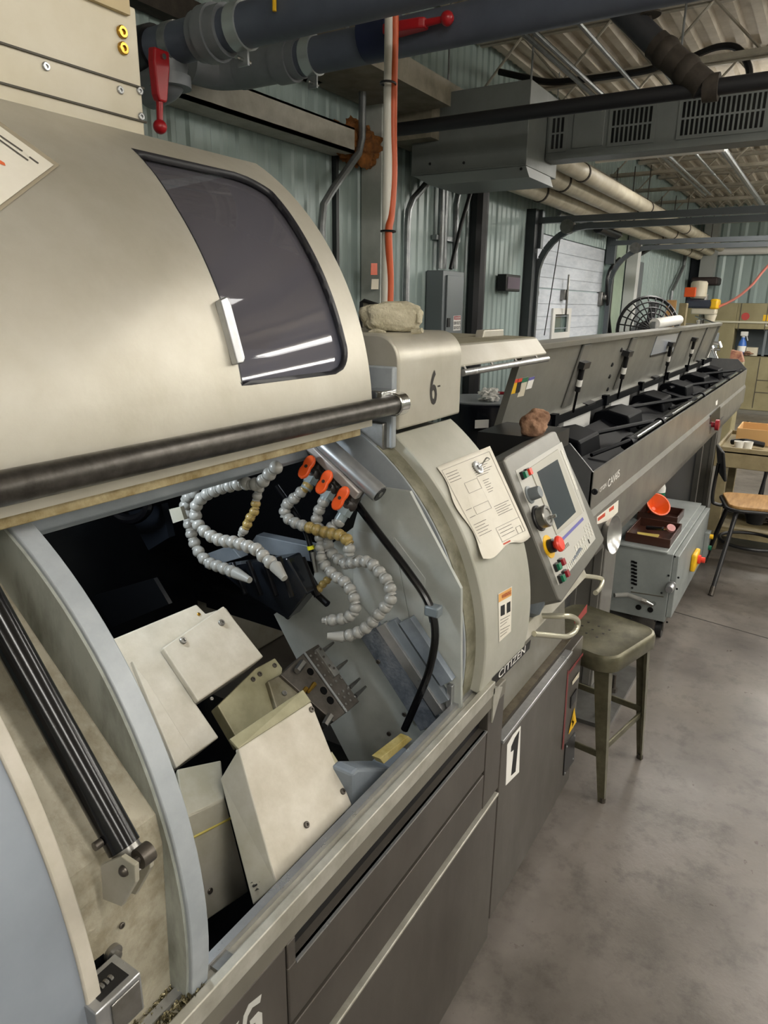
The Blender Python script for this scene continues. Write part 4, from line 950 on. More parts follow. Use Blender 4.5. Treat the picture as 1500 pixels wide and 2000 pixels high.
# inside of the trough
tx0 = PY(1226, 866, .70).x
M().cyl((tx0, .70, 1.215), (fx1-.05, .70, 1.215), .022, n=16).build('guide_tube', gloss, bf)
M().cyl((tx0-.02, .70, 1.215), (tx0+.06, .70, 1.215), .03, n=12).build('tube_collar', blackin, bf)
for k in range(3): M().cyl((fx0+1.4*(k+1), .70, 1.215), (fx0+1.4*(k+1)+.05, .70, 1.215), .028, n=12).build('tube_collar', blackin, bf)
for k in range(4):
    x = fx0+.25+1.25*k
    M().prism([(x, .69, 1.17), (x, .95, 1.24), (x+1.0, .95, 1.24), (x+1.0, .69, 1.13)], (0, 0, -.02)).build('bar_rack', blackin, bf, 0)
    M().tube([(x+.1, .92, 1.255), (x+1.05, .72, 1.235)], .012, 8).build('rack_rod', blackin, bf)
for k in range(6):
    x = fx0+.38+.85*k
    M().prism([(x, .80, 1.15), (x, .82, 1.26), (x, .93, 1.285), (x, 1.0, 1.265), (x, 1.02, 1.15)], (.30, 0, 0)).build('feed_block', blackin, bf, 0, .01)
    M().box(x+.12, x+.17, .97, 1.0, 1.29, 1.345).build('pivot_lug', blackin, bf)
    M().box(x+.34, x+.78, 1.0, 1.03, 1.08, 1.30).build('rear_panel', tubm, bf)
    M().tube([(x+.05, .78, 1.2), (x+.25, .70, 1.23), (x+.4, .68, 1.235)], .009, 8).build('linkage_rod', blackin, bf)
M().box(fx0+.02, fx1-.02, .985, 1.012, 1.29, 1.325).build('hinge_rail', blackin, bf)
# lid
lb_, lt_ = Vector((0, 1.018, 1.33)), Vector((0, .93, 1.672)); lx0, lx1 = 2.42, 7.62
ld_ = (lt_-lb_).normalized(); nL = Vector((0, -ld_.z, ld_.y)); 
if nL.dot(EYE-Vector((2.5, .9, 1.5))) < 0: nL = -nL
def onL(u, v, up=0): return PP(u, v, lb_+nL*up, nL)
X = Vector((1, 0, 0))
lid = M().prism([lb_+X*lx0, lb_+X*lx1, lt_+X*lx1, lt_+X*lx0], -nL*.006).build('lid', lidm, bf, 0)
M().prism([lt_+X*lx0+nL*.03, lt_+X*lx1+nL*.03, lt_+X*lx1-nL*.006, lt_+X*lx0-nL*.006], ld_*.004).build('lid_top_flange', mat('flange_pale', '8c8b85', .4, .2), lid, 0)
M().prism([lt_+X*lx0+nL*.03, lt_+X*lx1+nL*.03, lt_+X*lx1+nL*.03+ld_*-.02, lt_+X*lx0+nL*.03+ld_*-.02], nL*-.003).build('lid_top_return', lidm, lid, 0)
M().prism([lb_+X*lx0+nL*.022, lb_+X*lx1+nL*.022, lb_+X*lx1, lb_+X*lx0], ld_*.004).build('lid_bottom_flange', MATS['flange_pale'], lid, 0)
for x in (lx0, lx1-.003): M().prism([lb_+X*x, lb_+X*x+nL*.02, lt_+X*x+nL*.02, lt_+X*x], X*.003).build('lid_side_flange', lidm, lid, 0)
for (tu, tv), (bu, bv) in (((1153, 678), (1092, 792)), ((1240, 662), (1196, 764)), ((1328, 650), (1300, 732)), ((1384, 642), (1352, 708))):
    a = onL(tu, tv); b = onL(bu, bv); xm = (a.x+b.x)/2
    M().prism([lb_+X*(xm-.06)+ld_*.02, lb_+X*(xm+.06)+ld_*.02, lt_+X*(xm+.06)-ld_*.03, lt_+X*(xm-.06)-ld_*.03], nL*.012).build('lid_rib', mat('rib_grey', '6b6a65', .4, .25), lid, 0, .008)
for k, ((tu, tv), (bu, bv)) in enumerate((((1139, 712), (1119, 805)), ((1226, 690), (1206, 778)), ((1311, 672), (1297, 745)), ((1357, 663), (1342, 722)))):
    a = onL(tu, tv, .02); b0 = PY(bu, bv, 1.0); b = PY(bu, bv, .985)
    m_ = lerp(a, b, .55)
    st = M().cyl(a, m_, .013, n=12).build('gas_strut', blackp, lid)
    M().cyl(m_, b, .006, n=10).build('strut_rod', gloss, st)
    M().cyl(lerp(a, m_, .55), lerp(a, m_, .8), .0135, n=12).build('strut_label', wht, st)
    M().obox(a, X*.05, ld_*.015, nL*.02).build('strut_bracket', blackp, st)
for p in ((1213, 683), (1195, 712), (1190, 735), (1186, 760)): screw(onL(*p), nL, .012, lid, blackp)
for p in ((1150, 790), (1280, 738), (1365, 706)):
    c = onL(*p, .02); M().obox(c, X*.07, ld_*.012, nL*.015).build('hinge_leaf', blackp, lid)
slv = M().slab([onL(*p, .004) for p in ((1284, 657), (1325, 651), (1314, 687), (1270, 697))], .003).build('document_sleeve', sheetm, lid, 0)
M().slab([onL(*p, .006) for p in ((1271, 694), (1314, 684), (1313, 688), (1270, 698))], .002).build('sleeve_strip', blackp, slv, 0)
for (cs, m) in ((((1001, 742), (1012, 740), (1006, 768), (994, 771)), yel), (((1013, 740), (1021, 738), (1015, 766), (1007, 768)), blk), (((1021, 739), (1032, 736), (1023, 773), (1010, 776)), creamm), (((1034, 738), (1045, 735), (1038, 758), (1027, 761)), wht)):
    s = M().slab([onL(*p, .0012) for p in cs], .001).build('safety_sticker', m, lid, 0)
    hd = {yel.name: redb, blk.name: redb, creamm.name: green, wht.name: bluepr}[m.name]
    q = [cs[0], cs[1], (lerp(cs[1][0], cs[2][0], .25), lerp(cs[1][1], cs[2][1], .25)), (lerp(cs[0][0], cs[3][0], .25), lerp(cs[0][1], cs[3][1], .25))]
    M().slab([onL(*p, .0018) for p in q], .0005).build('sticker_band', hd, s, 0)
# legs, floor plate and bolts
def leg(x0, x1, y0, y1):
    l = M().box(x0, x1, y0, y1, .02, .81).build('leg', feedm, bf, 35, .004)
    for k in range(3):
        y = lerp(y0+.03, y1-.03, k/2); M().box(x0-.008, x0, y-.02, y+.02, .03, .80).build('leg_rib', feedm, l, 35, .006)
    fp = M().box(x0-.3, x1+.1, y0-.16, y1+.05, 0, .02).build('foot_plate', mat('foot_steel', '5f5e5b', .4, .4, '4a4946', 10), l)
    for dx, dy in ((-.22, -.1), (.02, -.1), (.05, .02)):
        M().cyl((x0+dx, y0+dy, .02), (x0+dx, y0+dy, .11), .009, n=10).cyl((x0+dx, y0+dy, .02), (x0+dx, y0+dy, .04), .02, n=6).build('anchor_bolt', dsteel, fp)
    M().cyl((x0-.1, y0-.1, .02), (x0-.1, y0-.1, .045), .022, n=14).build('blue_cap', mat('cap_blue', '2b3a78', .4), fp)
leg(3.12, 3.34, .72, .99); leg(6.9, 7.12, .72, .99)
M().box(4.75, 6.3, .80, .82, .05, .81).build('skirt_panel', mat('skirt_dark', '2a2d34', .35, .2), bf)
M().box(6.3, 6.36, .76, .84, .0, .81).build('skirt_post', feedm, bf)
M().box(3.0, 3.13, .86, .90, .0, .81).build('rear_brace', feedd, bf)
# magnetic bowl
c = PY(1184, 1040, YB-.03); n = Vector((-.12, -1, .1)).normalized()
tag(M().lathe(PY(1180, 1042, YB-.004), n, [(.03, 0), (.045, .006), (.066, .026), (.076, .042), (.078, .042), (.074, .038), (.062, .024), (.04, .008), (0, .007)], 32).build('magnetic_bowl', mat('bowl_steel', 'b8b8b6', .3, .9)), 'shiny steel magnetic bowl stuck to front of bar feeder', 'bowl')
# ================================================================== RAGS
tw = thing('shop_towel', (1.5, .98, bz1), 'crumpled beige towel lying on top of the number six cover', 'towel')
tc_ = PX(765, 640, 1.5); tr_ = Vector((.53, -.85, 0)); tf = Vector((.85, .53, 0)); g = M().sphere((0, 0, 0), 1, 56, 30)
for v in g.v:
    e = Vector([math.copysign(abs(a)**.72, a) for a in v]); d = noise.fractal(v*1.6+Vector((4, 1, 2)), 1, 2, 3)+.35*noise.noise(v*5)
    e *= 1+.16*d; w = Vector((tc_.x, tc_.y, bz1+.034))+tr_*e.x*.073+tf*e.y*.05+Vector((0, 0, e.z*.036)); w.z = max(w.z, bz1+.001); v[:] = w
g.build('towel_body', cloth, tw, 80)
def flap(px, x, r):
    M().tube(smooth_path([PX(u, v, x) for u, v in px], 5), r, 10).build('towel_fold', cloth, tw, 80)
flap([(752, 612), (763, 601), (772, 603), (773, 616)], 1.49, .007)
flap([(776, 614), (790, 606), (805, 606), (818, 612), (819, 630)], 1.5, .007)
flap([(805, 648), (818, 647), (825, 645)], 1.47, .006)
flap([(722, 650), (735, 646), (752, 651)], 1.44, .005)
M().prism([Vector((2.20, .74, 1.385)), Vector((2.46, .74, 1.385)), Vector((2.46, .98, 1.385)), Vector((2.20, .98, 1.385))], (0, 0, -.06)).build('rear_shelf', blackp, L)
c = PY(1000, 872, .80)
tag(lump((2.26, .80, 1.385+.034), .05, .048, .048, clothb, 'brown_rag', .34, 1.05, 9, None, 1.386, 60, 36), 'small crumpled brown rag beside the control panel', 'rag')
# ================================================================== STOOL
def rrect(cx, cy, hx, hy, r, z, n=6):
    out = []
    for sx, sy, a0_ in ((1, 1, 0), (-1, 1, 90), (-1, -1, 180), (1, -1, 270)):
        for k in range(n+1):
            a = math.radians(a0_+90*k/n); out.append(Vector((cx+sx*(hx-r)+r*math.cos(a), cy+sy*(hy-r)+r*math.sin(a), z)))
    return out
st = thing('metal_stool', (2.47, .565, 0), 'worn olive metal shop stool without back beside the lathe', 'stool')
scx, scy = 2.50, .595
g = M()
lv = [(.186, .183, .56), (.190, .187, .565), (.190, .187, .605), (.186, .183, .617), (.178, .175, .622), (.168, .165, .6185), (.12, .12, .6165)]
SR = Matrix.Rotation(math.radians(-15), 3, 'Z'); SC = Vector((scx, scy, 0))
def srot(v): return SR @ (Vector(v)-SC)+SC
rings = [[srot(v) for v in rrect(scx, scy, a, b, .07*a/.19, z)] for a, b, z in lv]
nR = len(rings[0])
for a, b in zip(rings[:-1], rings[1:]):
    g.grid([a+[a[0]], b+[b[0]]])
g.add(rings[-1], [list(range(nR))]); g.add(rings[0][::-1], [list(range(nR))])
g.build('seat', stoolm, st, 40)
for dx in range(-1, 2):
    for dy in range(-1, 2):
        M().cyl(srot((scx+dx*.045, scy+dy*.045, .6155)), srot((scx+dx*.045, scy+dy*.045, .6172)), .005, n=8).build('drain_hole', blackp, st)
feet = []
for sx in (-1, 1):
    for sy in (-1, 1):
        t = srot((scx+sx*.145, scy+sy*.14, .58)); b = Vector({(-1, -1): (2.345, .455, 0), (1, -1): (2.70, .395, 0), (1, 1): (2.73, .73, 0), (-1, 1): (2.38, .80, 0)}[(sx, sy)]); feet.append((sx, sy, t, b))
        d = (b-t)
        lg = M(); o = []
        for p, w in ((t, .034), (lerp(t, b, .6), .024), (b, .015)):
            o.append([p+Vector((sx*w*.6, sy*w*.6, 0)), p+Vector((-sx*w, sy*w*.6, 0)), p+Vector((-sx*w*.9, sy*w*.2, 0)), p+Vector((0, 0, 0)), p+Vector((sx*w*.2, -sy*w*.9, 0)), p+Vector((sx*w*.6, -sy*w, 0))])
        n = 6
        vs = [v for r in o for v in r]
        lg.add(vs, [(r*n+i, r*n+(i+1) % n, (r+1)*n+(i+1) % n, (r+1)*n+i) for r in range(2) for i in range(n)]+[list(range(n)), [2*n+i for i in range(n)]])
        lo = lg.build('leg', stoolm, st, 30)
        M().cyl(b, b+Vector((0, 0, .02)), .013, .012, 10).build('foot_cap', dsteel, lo)
def at(sx, sy, z):
    for a, b, t, f in feet:
        if (a, b) == (sx, sy): return lerp(f, t, z/.58)
for (p, q, z) in (((-1, -1), (1, -1), .23), ((1, -1), (1, 1), .25), ((1, 1), (-1, 1), .23), ((-1, 1), (-1, -1), .20)):
    M().bar(at(*p, z), at(*q, z), .010, .026).build('stretcher', stoolm, st, 0, .003)
# ================================================================== OIL CART
ct = thing('pump_cart', (4.43, .72, 0), 'grey coolant pump unit on casters standing under the bar feeder', 'machine')
cx0, cx1, cy0, cy1, cz0, cz1 = 3.86, 5.03, .505, .93, .115, .53
bd = M().box(cx0+.01, cx1, cy0+.03, cy1, cz0, cz1-.012).build('cabinet', boxg, ct, 35, .004)
M().box(cx0, cx1+.01, cy0+.06, cy1+.01, cz1-.012, cz1).build('top_plate', mat('cart_top', 'a3a8a6', .35, .2, '8f9492', 6), ct, 35, .003)
M().box(cx0+.02, cx1-.01, cy0, cy0+.03, cz0+.03, cz1-.02).build('side_door', boxg, ct, 35, .004)
def onK(u, v): return PX(u, v, cx0+.009)
c = onK(1312, 1143); kn = M().lathe(c, (-1, 0, 0), [(.024, 0), (.024, .01), (.017, .012), (.017, .03), (.022, .034), (.022, .07), (.018, .076), (0, .076)], 20).build('relief_knob', alu, ct)
for p in ((1306, 1124), (1306, 1143), (1325, 1128), (1292, 1158), (1235, 1148), (1280, 1213), (1303, 1215), (1318, 1087), (1322, 1150), (1232, 1207)): screw(onK(*p), (-1, 0, 0), .006, ct, blackp)
M().slab([onK(1232, 1155), onK(1296, 1165), onK(1296, 1167), onK(1232, 1157)], .002).build('panel_seam', MATS['seam_dark'], ct, 0)
for p in ((1247, 1186), (1270, 1191)): M().cyl(onK(*p)+Vector((.002, 0, 0)), onK(*p)+Vector((-.002, 0, 0)), .016, n=18).build('knockout_hole', blackm, ct)
a, b = onK(1228, 1158)+Vector((-.03, 0, 0)), onK(1265, 1172)+Vector((-.03, 0, 0))
hp_ = M().tube([a+Vector((-.05, .06, 0)), a, b], .013, 10).build('outlet_hose', hosem, ct)
M().cyl(lerp(a, b, .75), b+Vector((0, 0, -.002)), .017, n=6).tube([b, b+Vector((.0, -.03, -.01)), b+Vector((.03, -.035, -.012))], .013, 10).build('elbow_fitting', chrome, hp_)
for k in range(7):
    for s in range(2):
        p = onK(1236+s*5, 1097+k*7+s*2); M().obox(p, (.002, 0, 0), (0, .009, 0), (0, 0, .006)).build('louvre_slot', blackm, ct)
def onS(u, v): return PY(u, v, cy0)
c = onS(1352, 1092); sw = M().box(c.x-.07, c.x+.09, cy0-.03, cy0, c.z-.06, c.z+.05).build('switch_plate', yellow, ct, 35, .01)
M().lathe(c+Vector((.02, -.03, 0)), (0, -1, 0), [(.028, 0), (.028, .015), (.018, .018), (.018, .04), (0, .042)], 16).build('rotary_switch', redb, sw)
c = onS(1371, 1088); M().box(c.x-.04, c.x+.05, cy0-.03, cy0, .19, .36).build('control_plate', boxg, ct, 35, .003)
for z, m in ((.33, yellow), (.25, green)): M().lathe((c.x, cy0-.03, z), (0, -1, 0), [(.016, 0), (.016, .02), (0, .022)], 14).build('indicator_button', m, ct)
for x in (cx0+.07, cx1-.08):
    for y in (cy0+.06, cy1-.06):
        w = M().cyl((x, y-.017, .05), (x, y+.017, .05), .05, n=22).build('caster_wheel', blackp, ct)
        M().box(x-.03, x+.03, y-.025, y-.019, .05, .116).box(x-.03, x+.03, y+.019, y+.025, .05, .116).box(x-.035, x+.035, y-.03, y+.03, .106, .116).build('caster_fork', steel, w)
def tray(x0, x1, y0, y1, z, lab, rot=0):
    t = thing('plastic_tray', ((x0+x1)/2, (y0+y1)/2, z), lab, 'tray', 'brown trays on the pump cart'); h = .052
    M().box(x0, x1, y0, y1, z, z+.006).build('tray_bottom', brown, t)
    for bx_ in ((x0-.008, x0, y0-.008, y1+.008), (x1, x1+.008, y0-.008, y1+.008), (x0, x1, y0-.008, y0), (x0, x1, y1, y1+.008)):
        M().box(*bx_, z, z+h).build('tray_wall', brown, t, 35, .002)
    return t
tray(3.93, 4.27, .575, .80, cz1, 'brown plastic tray holding a brush and tool on the pump cart')
tray(4.40, 4.62, .62, .84, cz1, 'brown plastic tray holding the orange funnel, farther from the stool')
c = Vector((4.46, .77, cz1+.01)); ax = Vector((-.45, -.45, .6)).normalized()
tag(M().lathe(c+Vector((0, 0, .055)), ax, [(.012, -.05), (.014, 0), (.07, .06), (.078, .06), (.078, .066), (.07, .066), (.012, .006), (.008, .006)], 26).build('funnel', orange), 'bright orange plastic funnel lying in the farther brown tray', 'funnel')
bt = thing('white_bottle', (4.75, .80, cz1), 'white plastic bottle behind the orange funnel on the cart', 'bottle')
M().lathe((4.75, .80, cz1), (0, 0, 1), [(.04, 0), (.042, .01), (.042, .14), (.03, .17), (.016, .18), (.016, .2)], 20).build('bottle_body', white, bt)
M().lathe((4.75, .80, cz1), (0, 0, 1), [(.0425, .05), (.0428, .05), (.0428, .11), (.0425, .11)], 20).build('bottle_label', green, bt)
tag(M().prism([(4.02, .76, cz1+.007), (4.1, .78, cz1+.007), (4.12, .66, cz1+.007), (4.03, .655, cz1+.007)], (0, 0, .004)).build('note_pad', mat('note_yellow', 'c8b25a', .7)), 'yellowed paper slip lying in the nearer brown tray', 'paper')
br_ = thing('air_gun', (4.12, .66, cz1+.02), 'black handled tool with pink round dial lying across nearer tray', 'tool')
M().cyl((4.17, .74, cz1+.025), (4.10, .64, cz1+.055), .012, n=12).build('grip', blackp, br_)
M().cyl((4.10, .64, cz1+.055), (4.07, .60, cz1+.07), .006, n=10).build('stem', chrome, br_)
M().cyl((4.068, .597, cz1+.07), (4.06, .592, cz1+.082), .024, n=20).build('dial', mat('dial_pink', 'c98f8c', .3), br_)
# ================================================================== SHOP CHAIR
wc = thing('shop_chair', (5.2, .26, 0), 'tall black shop chair with scuffed wooden seat at the bench', 'chair')
RZ = Matrix.Rotation(math.radians(14), 3, 'Z'); wcc = Vector((5.21, .24, 0))
def wl_(x, y, z): return RZ @ Vector((x, y, 0))+wcc+Vector((0, 0, z))
ring = [RZ @ (v-Vector((0, 0, v.z)))+wcc+Vector((0, 0, v.z)) for v in rrect(0, 0, .2, .2, .07, .535)]
M().prism(ring, (0, 0, .022)).build('seat', wood, wc, 60, .005)
rg = [RZ @ (v-Vector((0, 0, v.z)))+wcc+Vector((0, 0, v.z)) for v in rrect(0, 0, .208, .208, .075, .528)]
M().tube(rg, .012, 8, True).build('seat_rim', blackp, wc)
cf = [Vector((4.735, .396, 0)), wl_(-.26, -.26, 0), wl_(.26, -.24, 0), wl_(.24, .24, 0)]
for f, s in zip(cf, ((-.14, .14), (-.14, -.14), (.14, -.14), (.14, .14))):
    lg = M().tube([wl_(s[0], s[1], .53), f], .015, 10).build('leg', blackp, wc)
    M().cyl(f, f+(wl_(s[0], s[1], .53)-f)*.1, .017, n=10).build('foot_tip', dsteel, lg)
cc = wl_(0, 0, .27)
M().tube([cc+Vector((.2*math.cos(k*math.pi/14), .2*math.sin(k*math.pi/14), 0)) for k in range(28)], .012, 8, True).build('foot_ring', blackp, wc)
M().cyl(wl_(0, 0, .40), wl_(0, 0, .53), .05, .09, 16).build('swivel_hub', blackp, wc)
M().tube(smooth_path([wl_(-.02, .15, .515), wl_(-.02, .25, .515), wl_(-.02, .285, .56), wl_(-.02, .28, .80)], 5), .012, 8).build('back_bar', blackp, wc)
M().slab([wl_(-.15, .25, .70), wl_(.15, .25, .70), wl_(.15, .29, .90), wl_(-.15, .29, .90)], .02).build('backrest', blackp, wc, 0, .012)
# ================================================================== BENCH
bn = thing('work_bench', (6.2, .05, 0), 'scuffed tan steel work bench with raised rim and clutter', 'bench')
nx0, nx1, ny0, ny1, nz = 5.72, 6.6, -.75, .60, .80
M().box(nx0, nx1, ny0, ny1, nz-.03, nz-.02).build('bench_top', tablem, bn)
for b_ in ((nx0, nx0+.02, ny0, ny1), (nx1-.02, nx1, ny0, ny1), (nx0+.02, nx1-.02, ny1-.02, ny1), (nx0+.02, nx1-.02, ny0, ny0+.02)): M().box(*b_, nz-.14, nz+.012).build('bench_rim', tablem, bn, 35, .004)
for x in (nx0+.02, nx1-.10):
    for y in (ny0+.02, ny1-.10): M().box(x, x+.08, y, y+.08, 0, nz-.03).build('leg', tablem, bn, 35, .004)
M().box(nx0+.03, nx1-.03, ny0+.03, ny1-.03, .17, .19).build('lower_shelf', tablem, bn)
M().box(nx0+.02, nx0+.05, ny0+.1, ny1-.1, .12, .17).build('shelf_rail', tablem, bn)
bxo = thing('cardboard_box', (6.32, .28, nz-.02), 'open cardboard box at the back of the tan bench', 'box')
z0 = nz-.0195
for b_ in ((6.12, 6.52, .06, .07), (6.12, 6.52, .50, .51), (6.12, 6.13, .07, .50), (6.51, 6.52, .07, .50)): M().box(*b_, z0, z0+.12).build('box_side', cardb, bxo)
M().box(6.13, 6.51, .07, .50, z0, z0+.006).build('box_bottom', cardb, bxo)
tag(M().box(6.53, 6.57, -.1, .15, z0, z0+.13).build('yellow_carton', yellow), 'bright yellow carton behind the cardboard box on the bench', 'carton')
for k, (y, m_, nm) in enumerate(((.46, white, 'white foam cup lying nearest the bar feeder on bench'), (.40, white, 'white foam cup lying beside the dark tool on bench'))):
    tag(M().lathe((5.86+.02*k, y, z0+.001), (0, 0, 1), [(.028, 0), (.036, .06), (.033, .06), (.026, .005), (0, .005)], 18).build('foam_cup', m_), nm, 'cup', 'cups on the bench')
tag(M().tube(smooth_path([(5.98, .52, z0+.03), (5.94, .42, z0+.05), (5.98, .30, z0+.03)], 4), .022, 8).build('pliers', gloss), 'dark curved hand tool lying on the tan bench', 'tool')
tag(M().box(5.88, 6.08, .0, .26, z0, z0+.004).build('paper_stack', paper), 'white printed sheets lying on front of tan bench', 'paper')
tag(lump((6.2, -.0, .24), .3, .42, .05, dusty, 'oily_cardboard', .5, 3, 4, None, .191), 'heap of dark oily scraps on the bench lower shelf', 'scraps')
# ================================================================== OVERHEAD PIPES AND UNIT
def clamp_ring(p, d, r, parent, down_):
    o = M().cyl(p-d*.022, p+d*.022, r+.006, n=24, caps=True).build('pipe_clamp', mat('clamp_zinc', 'b9c0c0', .3, .6), parent)
    q = p+down_*(r+.02)
    M().obox(q, d*.02, down_*.025, d.cross(down_)*.004).build('clamp_ear', cond, o)
    M().cyl(q-d.cross(down_)*.03+down_*.008, q+d.cross(down_)*.03+down_*.008, .006, n=8).build('clamp_bolt', chrome, o)
Yv = Vector((0, -1, 0))
def lever(base, tip, m, parent):
    d = (tip-base).normalized(); s = Vector((1, 0, 0)); s = (s-d*s.dot(d)).normalized()
    h = M(); l = (tip-base).length; n_ = d.cross(s)
    h.prism([base+s*.03-d*.02, base+s*.032+d*l*.12, base+s*.02+d*l*.62, base+s*.012+d*l*.64, base-s*.012+d*l*.64, base-s*.02+d*l*.55, base-s*.03+d*l*.1, base-s*.028-d*.02], n_*.03)
    o = h.build('valve_lever', m, parent, 0, .006)
    M().cyl(base+d*l*.6+n_*.015, tip+n_*.015, .011, .009, 12).build('lever_rod', m, o)
    M().sphere(tip+n_*.015, .021, 18, 12).build('lever_ball', m, o)
    M().cyl(base-n_*.01, base+n_*.04, .008, n=8).build('lever_bolt', chrome, o)
# lower pipe, running away from the wall towards the aisle
xp1 = 2.3; c1 = PX(760, 78, xp1); z1 = c1.z; rp = .058
lp = thing('pvc_pipe', (xp1, 1.0, z1), 'lower blue-grey plastic pipe with red-handled valve crossing under the ceiling', 'pipe')
ys = PX(590, 105, xp1).y
M().cyl((xp1, ys, z1), (xp1, -1.6, z1), rp, n=28).build('pipe_run', pvcb, lp)
ye = PX(470, 95, xp1).y
M().cyl((xp1, ye, z1), (xp1, ys, z1), rp+.006, n=28).build('pipe_coupling', pvcm, lp)
M().cyl((xp1, PX(545, 110, xp1).y, z1), (xp1, PX(575, 110, xp1).y, z1), rp+.014, n=28).build('coupling_collar', pvcm, lp)
M().tube(smooth_path([(xp1, ye, z1), (xp1-.04, ye+.09, z1), (xp1-.16, ye+.12, z1)], 6), rp+.004, 20).build('pipe_elbow', pvcm, lp)
clamp_ring(Vector((xp1, PX(610, 95, xp1).y, z1)), Yv, rp, lp, Vector((0, 0, -1)))
vb = Vector((xp1-.01, PX(745, 40, xp1).y, z1+.035))
M().cyl(vb+Vector((0, .05, -.02)), vb+Vector((0, -.06, -.02)), rp+.018, n=24).build('valve_body', mat('valve_blue', '1d2442', .35), lp)
lever(PX(765, 70, xp1-.09), PX(873, 47, xp1-.09), red, lp)
M().cyl((xp1, -.2, z1+rp), (xp1, -.2, ZC-.04), .006, n=6).build('hanger_rod', cond, lp)
M().cyl((xp1, ys-.2, z1+rp), (xp1, ys-.2, ZC-.04), .006, n=6).build('hanger_rod', cond, lp)
# upper pipe nearer the viewer, with tee and drop leg
xp2 = 1.8; c2 = PX(560, 30, xp2); z2 = c2.z
up = thing('pvc_pipe', (xp2, 1.2, z2), 'upper grey plastic pipe with tee, drop leg and hanging red lever', 'pipe')
yt = PX(400, 45, xp2).y
M().cyl((xp2, yt, z2), (xp2, -1.4, z2), rp, n=28).build('pipe_run', pvcb, up)
M().cyl((xp2, yt+.02, z2), (xp2, PX(445, 40, xp2).y, z2), rp+.012, n=28).build('tee_fitting', pvcm, up)
M().cyl((xp2, PX(405, 40, xp2).y, z2), (xp2, PX(425, 40, xp2).y, z2), rp+.02, n=28).build('coupling_collar', pvcm, up)
clamp_ring(Vector((xp2, PX(472, 35, xp2).y, z2)), Yv, rp, up, Vector((0, 0, -1)))
dv = PX(326, 60, xp2); db = PX(326, 150, xp2)
M().cyl((xp2, yt, z2), (xp2, dv.y+.3, z2), rp, n=28).build('pipe_run', pvcb, up)
M().cyl((xp2, PX(300, 25, xp2).y, z2), (xp2, PX(275, 20, xp2).y, z2), rp+.012, n=24).build('union_nut', blackp, up)
M().cyl((xp2, PX(345, 25, xp2).y, z2), (xp2, PX(330, 20, xp2).y, z2), rp+.004, n=24).build('clamp_band', cond, up)
M().tube(smooth_path([(xp2, dv.y, z2-.03), (xp2, dv.y, db.z+.03), (xp2, dv.y+.02, db.z-.01), (xp2+.02, dv.y+.12, db.z-.02)], 6), rp, 22).build('drop_leg', pvcm, up)
M().cyl((xp2, dv.y, z2-.12), (xp2, dv.y, db.z+.0), rp+.008, n=26).build('drop_coupling', pvcm, up)
lever(PX(303, 112, xp2-.12), PX(306, 248, xp2-.12), red, up)
M().cyl(PX(303, 112, xp2-.12), PX(303, 112, xp2), .012, n=10).build('valve_spindle', blackp, up)
M().cyl((xp2, yt-.3, z2+rp), (xp2, yt-.3, ZC-.04), .006, n=6).build('hanger_rod', cond, up)
M().cyl((xp2, -.5, z2+rp), (xp2, -.5, ZC-.04), .006, n=6).build('hanger_rod', cond, up)
M().tube([PX(536, -10, xp2-.07), PX(536, 22, xp2-.07)], .006, 8).build('yellow_tie', yellow, up)
# white stand pipe with orange hose tied to it
pt, pbm = PY(763, -60, 1.3), PY(753, 600, 1.3); dpl = (pbm-pt).normalized()
wp_ = thing('stand_pipe', (pbm.x, pbm.y, .562), 'white vertical pipe rising behind the beige towel', 'pipe')
M().cyl(pt+(pt-pbm)*.3, pbm+dpl*((pbm.z-.562)/-dpl.z), .0165, n=16).build('pipe_tube', mat('pipe_offwhite', 'cfccc2', .4), wp_)
oh = tag(M().tube(smooth_path([PY(772, -120, 1.285), PY(771, 60, 1.285), PY(769, 160, 1.285), PY(768, 260, 1.285), PY(769, 340, 1.285), PY(764, 420, 1.285), PY(759, 455, 1.285), PY(762, 540, 1.285), PY(761, 606, 1.285), PY(761, 640, 1.285)], 6), .0125, 12).build('air_hose', hose_or), 'orange air hose zip-tied along the white vertical pipe', 'hose')
for v in (163, 452):
    c = PY(758, v, 1.29); M().tube([c+Vector((.027*math.cos(a), .022*math.sin(a), .0)) for a in [k*math.pi/8 for k in range(16)]], .0035, 6, True).build('cable_tie', blackp, wp_)
# heating unit and its louvred duct
hx_ = 4.0
hu = thing('heating_unit', (4.15, 1.9, 2.5), 'big plain grey heating unit box hung beside the teal wall', 'heater')
y0_, y1_ = PX(1032, 250, hx_).y, PX(805, 250, hx_).y; z0_, z1_ = PX(1032, 342, hx_).z, PX(1030, 155, hx_).z
M().box(hx_, hx_+.5, y0_, y1_, z0_+.05, z1_).build('casing', ductm, hu, 35, .003)
M().prism([(hx_, y0_, z0_+.048), (hx_, y1_-.02, z0_+.048), (hx_+.06, y1_-.1, z0_), (hx_+.06, y0_, z0_)], (.4, 0, 0)).build('drain_pan', mat('pan_grey', '888c8a', .45, .1), hu, 0)
M().box(hx_-.004, hx_, y0_+.01, y1_-.01, z0_+.06, z0_+.075).build('casing_lip', ductm, hu)
for p in ((840, 320), (906, 318), (1018, 330)): screw(PX(*p, hx_), (-1, 0, 0), .008, hu, blackp)
for y in (y0_+.1, y1_-.1): M().cyl((hx_+.25, y, z1_), (hx_+.25, y, ZC-.04), .006, n=6).build('hanger_rod', cond, hu)
dx_ = 4.28
du = thing('air_duct', (dx_+.2, .7, 2.6), 'grey louvred air duct running from the heating unit across the ceiling', 'duct')
dz0, dz1 = PX(1300, 292, dx_).z, PX(1300, 185, dx_).z
